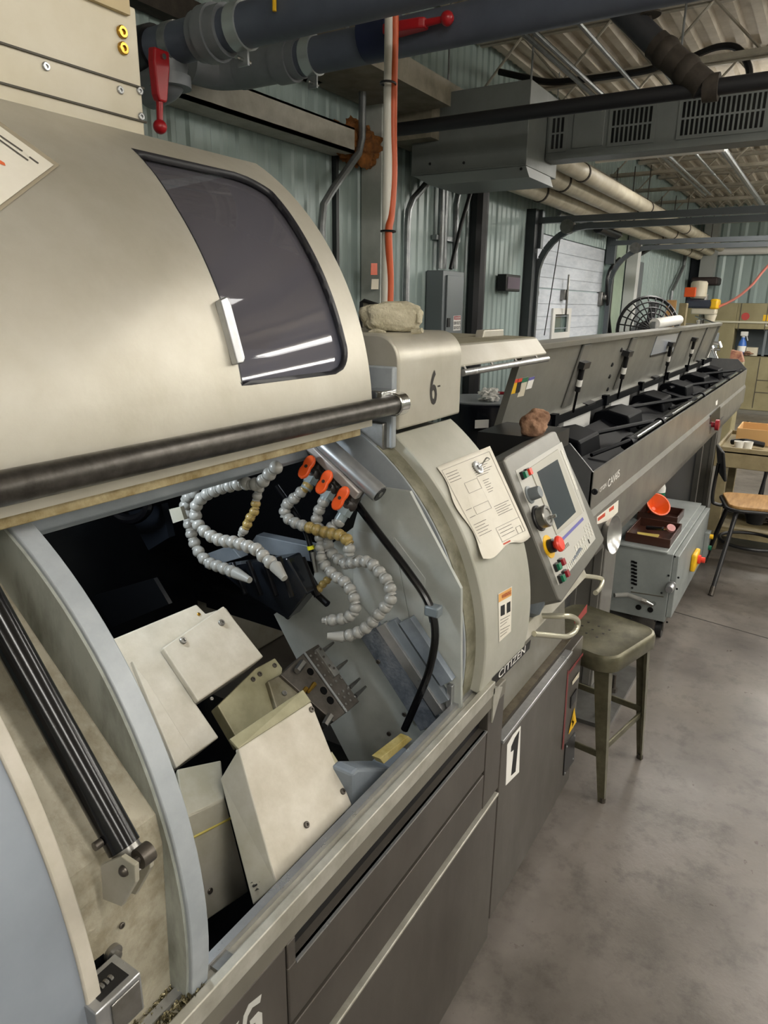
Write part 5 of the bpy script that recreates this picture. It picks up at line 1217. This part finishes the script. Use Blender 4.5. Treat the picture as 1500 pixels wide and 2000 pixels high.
M().box(dx_, dx_+.14, -.9, y0_-.003, dz0, dz1).build('duct_body', ductm, du, 35, .003)
M().box(dx_-.012, dx_, -.9, y0_-.02, dz0, dz0+.02).build('bottom_flange', ductm, du)
for (ua, ub, cols) in ((1078, 1104, 3), (1194, 1274, 9), (1328, 1492, 17)):
    ya, yb = PX(ua, 250, dx_).y, PX(ub, 245, dx_).y; zc0, zc1 = dz0+.055, dz1-.04
    gr = M().box(dx_-.006, dx_, yb-.015, ya+.015, zc0-.015, zc1+.015).build('grille', ductm, du, 0)
    for r in range(2):
        for k in range(cols):
            yk = lerp(ya, yb, (k+.5)/cols); w = abs(ya-yb)/cols*.28; za = lerp(zc0, zc1, r*.5+.02); zb_ = lerp(zc0, zc1, r*.5+.46)
            M().box(dx_-.0075, dx_-.0055, yk-w, yk+w, za, zb_).build('louvre_slot', blackm, gr)
M().box(dx_-.006, dx_, PX(1180, 250, dx_).y, PX(1120, 250, dx_).y, dz0+.05, dz1-.03).build('access_panel', ductm, du, 35, .002)
for y in (-.5, .9): M().cyl((dx_+.07, y, dz1), (dx_+.07, y, ZC-.04), .006, n=6).build('hanger_rod', cond, du)
# black pipe in front of it and the dusty insulated pipe
bpz = PX(1100, 210, 3.6).z
bp_ = thing('black_pipe', (3.6, 1.2, bpz), 'straight black steel pipe passing in front of the heating unit', 'pipe')
M().cyl((3.6, 2.2, bpz), (3.6, -1.2, bpz), .033, n=18).build('pipe_run', mat('pipe_black', '1c1c1f', .5), bp_)
M().cyl((3.6, PX(1375, 170, 3.6).y, bpz), (3.6, PX(1405, 165, 3.6).y, bpz), .055, n=18).build('pipe_union', dusty, bp_)
M().cyl((3.6, .0, bpz), (3.6, .0, ZC-.04), .006, n=6).build('hanger_rod', cond, bp_)
ta = PX(1372, 170, 3.58); ty_ = ta.y; tz_ = bpz+.02
dp_ = thing('insulated_pipe', (3.9, ty_, tz_), 'thick dusty brown pipe rising from the black pipe towards the roof deck', 'pipe')
pa_, pm_, pe_ = PX(1378, 175, 3.58), PX(1300, 100, 3.9), PX(1215, 20, 4.4)
pe_ = Vector((pm_.x-(pa_.x-pm_.x)*-2.2, PX(1220, 25, 4.5).y, 3.35)); 
M().tube([PX(1375, 168, 3.60), PX(1330, 130, 3.6), PX(1280, 85, 3.6)], .058, 18).build('pipe_wrap', dusty, dp_)
M().tube([PX(1280, 85, 3.6), PX(1205, 10, 3.6), PX(1165, -30, 3.6)], .052, 18).build('pipe_tail', mat('tail_dark', '3a3b40', .5, 0, '2f3034', 8), dp_)
for p, xx in (((1340, 138), 3.6), ((1300, 103), 3.6)):
    c = PX(*p, xx); M().sphere(c, .066, 14, 8).build('wrap_joint', dusty, dp_)
M().tube([PX(1275, 78, 3.6), PX(1268, 30, 3.6)], .01, 8).build('hanger_strap', dusty, dp_)
M().cyl(PX(1268, 32, 3.6), PX(1268, 28, 3.6), .05, n=14).build('hanger_plate', dusty, dp_)
# conduits along x under the deck
for k, (p, q, r, lab) in enumerate((((1027, 70), (1170, 195), .014, 'first thin galvanised conduit of the pair under the roof deck'), ((1042, 65), (1188, 192), .014, 'second thin galvanised conduit of the pair under the roof deck'), ((1130, 50), (1258, 183), .012, 'single galvanised conduit right of the pair under the roof deck'))):
    zc_ = 3.14; a, b = PZ(*p, zc_), PZ(*q, zc_); y = (a.y+b.y)/2
    tag(M().tube([(1.0, y, zc_), (10, y, zc_)], r, 8).build('ceiling_conduit', cond), lab, 'conduit', 'conduits under the deck')
for k, (p, q, zc_) in enumerate((((1300, 560//2), (1500, 420), 3.16),)):
    a, b = PZ(1400, 290, zc_), PZ(1490, 390, zc_); y = (a.y+b.y)/2
    tag(M().tube([(4.9, y, zc_), (13, y, zc_)], .03, 10).build('ceiling_conduit', cond), 'thick galvanised conduit beyond the duct under the joists', 'conduit')
tag(M().tube(smooth_path([PX(975, 140, 4.9), PX(1020, 150, 4.9), PX(1070, 160, 4.9), PX(1130, 156, 4.9), PX(1250, 140, 4.9), PX(1290, 128, 4.9)], 5), .02, 8).build('black_cable', blackp), 'black cable sagging across the joists above the heating unit', 'cable')
tag(M().tube(smooth_path([PX(1350, 112, 5.2), PX(1400, 92, 5.2), PX(1440, 94, 5.2), PX(1462, 130, 5.2), PX(1463, 165, 5.2)], 5), .02, 8).build('black_cable', blackp), 'short black cable looping down right of the dusty pipe', 'cable')
# white pipes along the wall, under the girder
for k, (p, q, r, lab) in enumerate((((1000, 358), (1230, 440), .075, 'lowest thick white pipe running along the wall above the door'), ((1080, 345), (1260, 432), .075, 'middle thick white pipe running along the wall above the door'), ((1080, 312), (1300, 420), .065, 'upper thick white pipe running along the wall above the door'))):
    y = (2.2, 2.02, 1.86)[k]; a, b = PY(*p, y), PY(*q, y); zz = a.z*.6+b.z*.4
    t = thing('white_pipe', (8, y, zz), lab, 'pipe', 'white pipes along the wall')
    M().cyl((4.52, y, zz), (14.0, y, zz), r, n=20).build('pipe_run', whpipe, t)
    for x in (5.9, 8.2, 10.5, 12.8): M().cyl((x, y, zz), (x+.03, y, zz), r+.006, n=20).tube([(x+.015, y, zz+r), (x+.015, y, ZB)], .005, 6).build('pipe_hanger', dusty, t)
# wall conduits, electrical panel, sign
ep = thing('breaker_panel', (4.6, 2.35, 1.6), 'grey electrical panel with danger sticker on the teal wall', 'electrical panel')
e0, e1 = PY(866, 530, 2.30), PY(907, 530, 2.30); ez0, ez1 = 1.15, PY(870, 528, 2.30).z
M().box(e0.x-.0, e1.x, 2.30, 2.43, ez0, ez1).build('enclosure', elecm, ep, 35, .004)
M().box(e0.x+.04, e1.x-.03, 2.285, 2.30, ez0+.03, ez1-.03).build('panel_door', elecm, ep, 35, .003)
M().box(e0.x+.05, e0.x+.09, 2.278, 2.286, PY(875, 630, 2.28).z-.03, PY(875, 630, 2.28).z+.03).build('door_latch', blackp, ep)
def oe(u, v): return PY(u, v, 2.284)
sg = M().slab([oe(886, 617), oe(900, 616), oe(899, 645), oe(885, 646)], .002).build('danger_sticker', wht, ep, 0)
M().slab([PY(*p, 2.2825) for p in ((887, 617.5), (899.5, 617), (899.5, 624), (887, 624.5))], .001).build('danger_band', mat('danger_red', '9a2a3a', .5), sg, 0)
text('voltage_text', 'DANGER', PY(888, 623, 2.2815), PY(899, 622.5, 2.2815), PY(888, 619, 2.2815), wht, sg)
text('voltage_text', '208 VOLTS', PY(886.5, 634, 2.2825), PY(899, 633.5, 2.2825), PY(886.5, 628, 2.2825), blk, sg)
text('voltage_text', '120 VOLTS', PY(886, 643, 2.2825), PY(898.5, 642.5, 2.2825), PY(886, 637, 2.2825), blk, sg)
def conduit(name, pts, r, m, lab, cat='conduit', group='wall conduits'):
    return tag(M().tube(pts, r, 10).build(name, m), lab, cat, group)
yc = 2.395
conduit('wall_conduit', [PY(840, 350, yc), PY(822, 372, yc), PY(806, 390, yc), PY(798, 412, yc), PY(796, 440, yc), PY(792, 640, yc)], .022, cond, 'steel conduit bending over left of the electrical panel')
conduit('wall_conduit', [PY(864, 340, yc), PY(862, 440, yc), PY(859, 525, yc)], .022, cond, 'left straight steel conduit dropping into the electrical panel')
conduit('wall_conduit', [PY(872, 340, yc), PY(868, 440, yc), PY(866, 525, yc)], .022, cond, 'middle straight steel conduit dropping into the electrical panel')
conduit('wall_conduit', [PY(922, 355, yc), PY(905, 362, yc), PY(895, 378, yc), PY(891, 400, yc), PY(888, 525, yc)], .022, cond, 'right steel conduit curving down into the electrical panel')
conduit('wall_conduit', [PY(724, 100, yc-.12), PY(712, 130, yc-.12), PY(708, 160, yc-.12), PY(707, 270, yc-.12), PY(700, 300, yc-.12), PY(650, 370, yc-.12), PY(632, 400, yc-.12), PY(628, 440, yc-.12), PY(628, 520, yc-.12)], .02, cond, 'steel conduit with offset bend near the white wall column')
conduit('wall_cable', [PY(925, 355, yc-.06), PY(900, 440, yc-.06), PY(880, 525, yc-.06)], .014, blackp, 'black cable slanting down into the electrical panel', 'cable')
a, b = PY(934, 362, 2.38), PY(926, 648, 2.38)
conduit('black_standpipe', [Vector((a.x, 2.36, 2.75)), Vector((a.x, 2.36, .05))], .068, mat('pipe_black', '1c1c1f', .5), 'thick black vertical pipe right of the electrical panel', 'pipe')
M().bar(PY(848, 463, 2.42), PY(894, 470, 2.42), .04, .03).build('conduit_strut', cond); tag(bpy.data.objects['conduit_strut'], 'short steel strut clamping conduits above the electrical panel', 'bracket')
s0_, s1_ = PY(985, 535, 2.36), PY(1011, 570, 2.36)
sb = thing('sign_box', (s0_.x, 2.4, s1_.z), 'small dark exit-style sign box on the teal wall', 'sign')
M().box(s0_.x, s1_.x, 2.34, 2.42, s1_.z, s0_.z).build('housing', blackp, sb, 35, .006)
M().box(s0_.x+.03, s1_.x-.02, 2.336, 2.34, s1_.z+.02, s0_.z-.02).build('sign_face', mat('sign_violet', '6c5a6c', .3), sb)
# stickers on the column
def oc(u, v): return PY(u, v, 2.298)
for (cs, m, lab) in ((((725, 514), (737, 514), (737, 537), (724, 537)), orange, 'orange sticker on the white wall column'), (((726, 545), (740, 545), (739, 565), (725, 565)), creamm, 'pale worn sticker below the orange one on the column')):
    tag(M().slab([oc(*p) for p in cs], .001).build('sticker', m, None, 0), lab, 'sticker')
# ================================================================== BACK OF THE ROOM
# drum
dr = thing('oil_drum', (4.55, 2.0, .2), 'navy steel drum with grey lid behind the lathe', 'drum')
dcx, dcy, dz = 4.50, 1.98, 1.175
M().lathe((dcx, dcy, .22), (0, 0, 1), [(.285, 0), (.29, .02), (.285, .04), (.285, .3), (.295, .32), (.285, .34), (.285, .6), (.295, .62), (.285, .64), (.285, dz-.26), (.295, dz-.24), (.295, dz-.22), (.28, dz-.22)], 36).build('drum_body', drumm, dr)
M().lathe((dcx, dcy, dz-.012), (0, 0, 1), [(.27, 0), (.275, .012), (.278, .02), (0, .02)], 36).build('drum_lid', drumtop, dr)
q = [PY(*p, 1.71) for p in ((927, 822), (955, 821), (954, 834), (926, 835))]
dl = Vector((dcx-.62*.29, dcy-.78*.29, 1.03)); tv = Vector((.78, -.62, 0)); nv = Vector((-.62, -.78, 0))
c = PP(941, 828, dl+nv*.004, nv)
lbl = M().obox(c, tv*.05, Vector((0, 0, .027)), nv*.0015).build('drum_label', wht, dr)
tag(M().box(4.15, 4.9, 1.62, 2.32, 0, .215).build('spill_pallet', blackp, None, 35, .02), 'black spill pallet under the navy drum', 'pallet')
tag(lump((4.42, 1.9, dz+.045), .06, .06, .04, white, 'tissue_wad', .8, 2.5, 6, None, dz+.009), 'crumpled white tissue lying on the drum lid', 'tissue')
tag(M().tube(smooth_path([(4.66, 2.06, dz+.02), (4.72, 1.9, dz+.03), (4.65, 1.78, dz+.02)], 5), .011, 8).build('red_hose', dred), 'short dark red hose curled on the drum lid', 'hose')
# pedestal fan
fnx, fny = 6.72, 1.42; fc_ = PY(1265, 645, fny)
fn = thing('shop_fan', (fc_.x, fny, 0), 'black round shop fan with wire grille behind the open lid', 'fan'); fcc = Vector((fc_.x, fny, fc_.z)); FA = Vector((-.75, -.6, .1)).normalized(); fa_ = FA.orthogonal().normalized(); fbv = FA.cross(fa_)
def fring(r, off, rr, name='guard_ring'):
    M().tube([fcc+FA*off+(fa_*math.cos(a)+fbv*math.sin(a))*r for a in [k*2*math.pi/36 for k in range(36)]], rr, 6, True).build(name, blackp, fn)
R_ = .29
fring(R_, 0, .016, 'rim')
for k in range(1, 6): fring(R_*k/6, .06*(1-(k/6)**2)+.02, .007)
for k in range(24):
    a = k*2*math.pi/24; d = fa_*math.cos(a)+fbv*math.sin(a)
    M().tube([fcc+FA*.08+d*.04, fcc+FA*.07+d*.15, fcc+FA*.01+d*R_], .006, 5).build('guard_spoke', blackp, fn)
M().cyl(fcc-FA*.02, fcc-FA*.2, .09, .07, 16).build('motor', blackp, fn)
for k in range(3):
    a = k*2*math.pi/3; d = fa_*math.cos(a)+fbv*math.sin(a); e = FA.cross(d)
    M().slab([fcc+d*.05-e*.02, fcc+d*.24-e*.07-FA*.02, fcc+d*.25+e*.05+FA*.02, fcc+d*.05+e*.03], .004).build('blade', blackp, fn, 0)
M().cyl((fcc.x, fcc.y+.05, .03), (fcc.x, fcc.y+.05, fcc.z-.05), .022, n=12).build('pole', blackp, fn)
M().lathe((fcc.x, fcc.y+.05, 0), (0, 0, 1), [(.24, 0), (.24, .02), (.05, .04), (0, .04)], 24).build('base', blackp, fn)
# roll bar with white roll behind the lid
rb = PY(1300, 630, 1.1)
rs = thing('lift_handle', (rb.x, 1.1, 1.1), 'pale grip bar on a bracket standing behind the feeder lid', 'handle')
M().cyl(PY(1278, 633, 1.10), PY(1325, 625, 1.10), .04, n=16).build('grip', white, rs)
for u in (1278, 1325): M().bar(PY(u, 628, 1.10), Vector((PY(u, 628, 1.1).x, 1.10, 1.0)), .03, .06, (1, 0, 0)).build('bracket', alu, rs)
M().box(rb.x-.7, rb.x+.7, 1.075, 1.2, .0, 1.0).build('cabinet', feedd, rs)
# far tan cabinets with pass-through
XC = 14.2
def ox(u, v): return PX(u, v, XC)
fcab = thing('tan_cabinet', (XC+.3, 0, 0), 'tall tan cabinet wall with open pass-through shelf at the far end', 'cabinet')
ztp = ox(1450, 592).z; ym = ox(1385, 700).y; yv = ox(1445, 620).y
zo1, zo0 = ox(1470, 643).z, ox(1470, 695).z; yo = ox(1432, 660).y
M().box(XC, XC+.5, yo, ym+.5, .06, ztp).build('cabinet_side', cabm, fcab, 35, .006)
M().box(XC, XC+.5, -3, yo-.002, zo1, ztp).build('upper_cabinet', cabm, fcab, 35, .006)
lc = M().box(XC, XC+.5, -3, yo-.002, .06, zo0).build('lower_cabinet', cabm, fcab, 35, .006)
M().box(XC+.46, XC+.5, -3, yo, zo0, zo1).build('back_panel', mat('back_slate', '4f585c', .5), fcab)
M().box(XC-.02, XC, -3, ym+.3, ox(1450, 629).z-.015, ox(1450, 629).z+.015).build('shelf_edge', mat('edge_pale', 'c0bda8', .5), fcab)
M().box(XC-.1, XC-.0, -3, ym+.5, .0, .06).build('kick_plate', mat('kick_grey', '6d6a60', .6), fcab)
M().box(XC-.006, XC, yv-.006, yv+.006, ox(1445, 645).z, ztp).build('door_gap', MATS['seam_dark'], fcab)
y2 = ox(1497, 620).y; M().box(XC-.006, XC, y2-.006, y2+.006, ox(1445, 645).z, ztp).build('door_gap', MATS['seam_dark'], fcab)
y3 = ox(1475, 760).y
for y in (y3,): M().box(XC-.006, XC, y-.006, y+.006, .1, zo0-.02).build('door_gap', MATS['seam_dark'], lc)
for z in (ox(1490, 743).z, ox(1490, 767).z): M().box(XC-.006, XC, -3, y3, z-.006, z+.006).build('drawer_gap', MATS['seam_dark'], lc)
z = ox(1490, 753).z; M().box(XC-.03, XC, y3-.55, y3-.2, z-.015, z+.015).build('drawer_pull', blackp, lc)
M().box(XC+.05, XC+.09, ox(1491, 680).y-.02, ox(1491, 680).y+.02, zo0, zo1).build('shelf_post', elecm, fcab)
M().box(XC-.02, XC+.45, ox(1485, 690).y-.2, yo-.02, zo0, zo0+.0).build('sill', mat('sill_brown', '5f544c', .5), fcab)
c = ox(1456, 618); M().cyl(c+Vector((-.006, 0, 0)), c, .065, n=24).build('red_sticker', mat('sticker_red', 'b8453f', .5), fcab)
c = ox(1498, 621); M().obox(c, (.004, 0, 0), (0, .06, 0), (0, 0, .05)).build('yellow_sticker', yel, fcab)
text('sticker_letter', 'D', PX(1495, 637, XC-.002), PX(1504, 637, XC-.002), PX(1495, 631, XC-.002), wht, fcab)
sbz = thing('spray_bottle', (XC+.02, ox(1447, 690).y, zo0), 'blue spray bottle with white trigger on the far shelf', 'bottle')
yb_ = ox(1446, 690).y; xb_ = XC+.1
M().lathe((xb_, yb_, zo0), (0, 0, 1), [(.07, 0), (.075, .02), (.07, .18), (.055, .24), (.03, .28), (.03, .31)], 16).build('bottle_body', mat('bottle_blue', '3f6fc0', .3), sbz)
M().lathe((xb_, yb_, zo0), (0, 0, 1), [(.0735, .06), (.0745, .06), (.072, .16), (.07, .16)], 16).build('bottle_label', wht, sbz)
M().box(xb_-.04, xb_+.04, yb_-.07, yb_+.05, zo0+.33, zo0+.41).bar((xb_, yb_-.05, zo0+.33), (xb_, yb_-.08, zo0+.25), .02, .02).cyl((xb_, yb_, zo0+.3), (xb_, yb_, zo0+.34), .03).build('trigger_head', white, sbz, 35, .01)
yb2 = ox(1467, 690).y; tag(M().box(XC+.05, XC+.2, yb2-.09, yb2+.09, zo0, zo0+.14).build('small_carton', creamm), 'small pale carton right of the blue spray bottle', 'carton')
tag(lump((XC+.08, ox(1459, 690).y, zo0+.035), .06, .09, .04, clothb, 'far_rag', .6, 2.4, 12, None, zo0+.001), 'small pinkish rag on the far cabinet shelf', 'rag')
# drill press on a stand
dpx = 12.0
def od(u, v): return PX(u, v, dpx)
dpp = thing('drill_press', (dpx, od(1385, 640).y, 0), 'cream drill press with grey motor and yellow front cover', 'drill press')
cyy = od(1372, 600).y; hy = od(1390, 600).y
M().cyl((dpx+.1, cyy, .03), (dpx+.1, cyy, od(1375, 575).z), .05, n=16).build('column', steel, dpp)
M().box(dpx-.25, dpx+.35, cyy-.45, cyy+.2, 0, .05).build('base_plate', elecm, dpp, 35, .01)
a, b = od(1343, 585), od(1402, 605)
M().box(dpx-.15, dpx+.15, b.y, a.y, od(1375, 602).z, od(1375, 586).z).build('belt_cover', mat('belt_navy', '3a3f4c', .35), dpp, 35, .03)
M().box(dpx-.155, dpx+.155, b.y-.01, od(1388, 600).y, od(1395, 604).z, od(1395, 584).z).build('front_cover', yellow, dpp, 35, .03)
M().box(dpx-.12, dpx+.12, od(1400, 606).y, od(1352, 606).y, od(1375, 614).z, od(1375, 602).z).build('head_casting', creamm, dpp, 35, .02)
M().cyl((dpx, hy, od(1388, 614).z), (dpx, hy, od(1388, 632).z), .09, .06, 16).build('quill_housing', creamm, dpp)
M().cyl((dpx, hy, od(1388, 632).z), (dpx, hy, od(1388, 645).z), .04, .025, 14).build('chuck', chrome, dpp)
M().tube([(dpx-.1, hy+.2, od(1388, 618).z), (dpx-.12, hy-.18, od(1388, 634).z)], .012, 8).build('feed_handle', chrome, dpp)
mt = od(1364, 572); M().lathe((dpx, mt.y, od(1364, 583).z), (0, 0, 1), [(.09, 0), (.12, .03), (.12, .22), (.10, .25), (0, .26)], 20).build('motor', creamm, dpp)
mo = od(1348, 571); M().box(dpx-.15, dpx-.05, mo.y-.1, mo.y+.06, mo.z-.07, mo.z+.07).build('switch_box', orange, dpp, 35, .01)
M().box(dpx-.25, dpx+.25, cyy-.5, cyy+.15, .78, .83).build('work_table', steel, dpp)
# pink hose, boards, shelves, clutter behind the lid
tag(M().tube(smooth_path([od(1398, 601), od(1420, 592), od(1445, 577), od(1470, 555), od(1490, 530), od(1510, 510), od(1560, 470)], 5), .018, 8).build('air_hose', hose_pk), 'pink air hose swooping up from the drill press', 'hose')
def boards(u0, u1, v0, v1, x, m, nm, lab, tilt=0):
    p = [PX(u0+tilt, v0, x), PX(u1+tilt, v0, x), PX(u1, v1, x), PX(u0, v1, x)]
    return tag(M().slab(p, .05).build(nm, m, None, 0, .004), lab, 'board')
sbx = tag(M().box(9.4, 10.4, 1.25, 2.0, 0, 1.50).build('storage_cabinet', elecm, None, 35, .01), 'low grey storage cabinet behind the feeder lid', 'cabinet')
def sboard(u0, u1, v0, x, w, m, nm, lab, rot):
    a, b = PX(u0, v0, x), PX(u1, v0, x); zc_ = 1.501
    o = M().obox((0, 0, (a.z-zc_)/2), (w/2, 0, 0), (0, abs(a.y-b.y)/2, 0), (0, 0, (a.z-zc_)/2)).build(nm, m, None, 0, .005)
    o.location = (x, (a.y+b.y)/2, zc_); o.rotation_euler = (0, 0, rot); return tag(o, lab, 'board')
sboard(1303, 1322, 586, 9.6, .05, wood, 'wood_offcut', 'upright wooden offcut standing behind the black fan', .1)
sboard(1328, 1344, 592, 9.9, .05, tablem, 'tan_block', 'tan upright block standing between wood offcut and drill press', -.25)
rk = thing('small_rack', (10.1, PX(1350, 625, 10.1).y, 1.5), 'small grey slotted rack below the drill press', 'rack'); ry = PX(1350, 625, 10.1).y
for k in range(3): M().box(10.0, 10.2, ry-.09, ry+.09, 1.502+.05*k, 1.512+.05*k).build('rack_shelf', alu, rk)
for s in (-.09, .09): M().box(10.0, 10.2, ry+s-.006, ry+s+.006, 1.501, 1.66).build('rack_side', alu, rk)
M().box(10.0, 10.2, ry-.15, ry-.1, 1.501, 1.6).build('rack_block', dred, rk)
# dark post, unit and tube on the far wall
pz = PX(1385, 500, 14.6); 
trim(M().box(14.5, 14.75, pz.y-.12, pz.y+.12, 2.35, 3.3), mat('post_pale', '9a9d98', .5))
uh = PX(1375, 540, 14.4); tag(M().box(14.3, 14.8, uh.y-.25, uh.y+.2, uh.z-.15, 2.345).build('wall_heater', mat('heater_brown', '2e2220', .6), None, 35, .03), 'dark brown box unit mounted in the far corner', 'heater')
tb0 = PX(1400, 492, 14.85); tag(M().cyl((14.85, tb0.y, tb0.z), (14.85, -2.5, tb0.z), .06, n=14).build('white_tube', white), 'long white horizontal tube on the far wall', 'pipe')
tag(M().box(14.72, 14.95, 2.15, 2.42, 0, 3.0).build('corner_chase', mat('chase_dark', '20262e', .6), None), 'dark corner boxing beside the far teal wall', 'panel')
conduit('wall_conduit', [PY(1340, 490, 2.38), PY(1335, 520, 2.38), PY(1312, 570, 2.38), PY(1308, 600, 2.38)], .03, cond, 'pale conduit slanting down the wall beyond the overhead door')
conduit('wall_conduit', [PY(1275, 482, 2.38), PY(1245, 500, 2.38), PY(1238, 515, 2.38), PY(1236, 600, 2.38)], .03, blackp, 'dark conduit curving down beside the white post')
tag(M().tube(smooth_path([PY(1210, 505, 2.36), PY(1190, 530, 2.36), PY(1185, 570, 2.36), PY(1192, 650, 2.36)], 5), .02, 8).build('hanging_cord', blackp), 'dark cord hanging in a loop on the green door', 'cord')
# scale and boxes at the end of the feeder
bs = thing('balance_stand', (8.35, .95, 0), 'tall stand with chrome fittings beyond the bar feeder end', 'stand')
def oz(u, v): return PX(u, v, 8.35)
c = oz(1404, 702); M().lathe((8.35, c.y, c.z-.05), (0, 0, 1), [(.05, 0), (.14, .02), (.15, .05), (.14, .05), (0, .03)], 24).build('pan', steel, bs)
M().cyl((8.35, c.y, .03), (8.35, c.y, c.z-.05), .03, n=12).build('post', steel, bs)
M().box(8.15, 8.55, c.y-.2, c.y+.2, 0, .03).build('base', elecm, bs)
for p, q in (((1378, 700), (1390, 670)), ((1390, 670), (1402, 672)), ((1402, 668), (1406, 680)), ((1385, 682), (1404, 684)), ((1388, 676), (1393, 690))):
    M().tube([oz(*p)+Vector((.1, 0, 0)), oz(*q)+Vector((.1, 0, 0))], .016, 8).build('chrome_fitting', chrome, bs)
M().tube([oz(1390, 684)+Vector((.1, 0, 0)), (8.35, c.y, c.z-.03)], .014, 8).build('fitting_stem', chrome, bs)
pbx = tag(M().slab([PX(1428, 684, 8.9), PX(1447, 688, 8.9), PX(1452, 707, 8.9), PX(1424, 707, 8.9)], .15).build('parts_box', mat('box_patchy', 'b98a6a', .6, 0, '6b3a34', 12), None, 0), 'patchy pink and tan box on the shelf past the feeder', 'box')
pc = PX(1438, 708, 8.9); tag(M().box(8.75, 9.2, pc.y-.06, pc.y+.35, 0, pc.z-.005).build('side_table', cabm, None, 35, .01), 'tan side table past the end of the bar feeder', 'table')
# second chair back behind the bench
cb2 = PX(1455, 830, 7.2); sc2 = thing('folding_chair', (7.2, cb2.y, 0), 'black framed chair partly hidden behind the bench', 'chair')
M().tube([(7.1, cb2.y+.08, 0), (7.2, cb2.y+.05, .45), (7.3, cb2.y-.02, cb2.z+.02)], .015, 8).build('frame', blackp, sc2)
M().tube([(7.1, cb2.y-.2, 0), (7.2, cb2.y-.25, .45), (7.3, cb2.y-.3, cb2.z+.02)], .015, 8).build('frame', blackp, sc2)
M().slab([(7.2, cb2.y+.04, .45), (7.2, cb2.y-.25, .45), (7.55, cb2.y-.25, .45), (7.55, cb2.y+.04, .45)], .03).build('seat', blackp, sc2)
M().slab([(7.27, cb2.y+.05, cb2.z-.2), (7.27, cb2.y-.28, cb2.z-.2), (7.3, cb2.y-.3, cb2.z+.02), (7.3, cb2.y+.0, cb2.z+.02)], .02).build('backrest', blackp, sc2)
for y in (cb2.y+.08, cb2.y-.22): M().tube([(7.5, y, 0), (7.5, y, .43)], .014, 8).build('leg', blackp, sc2)
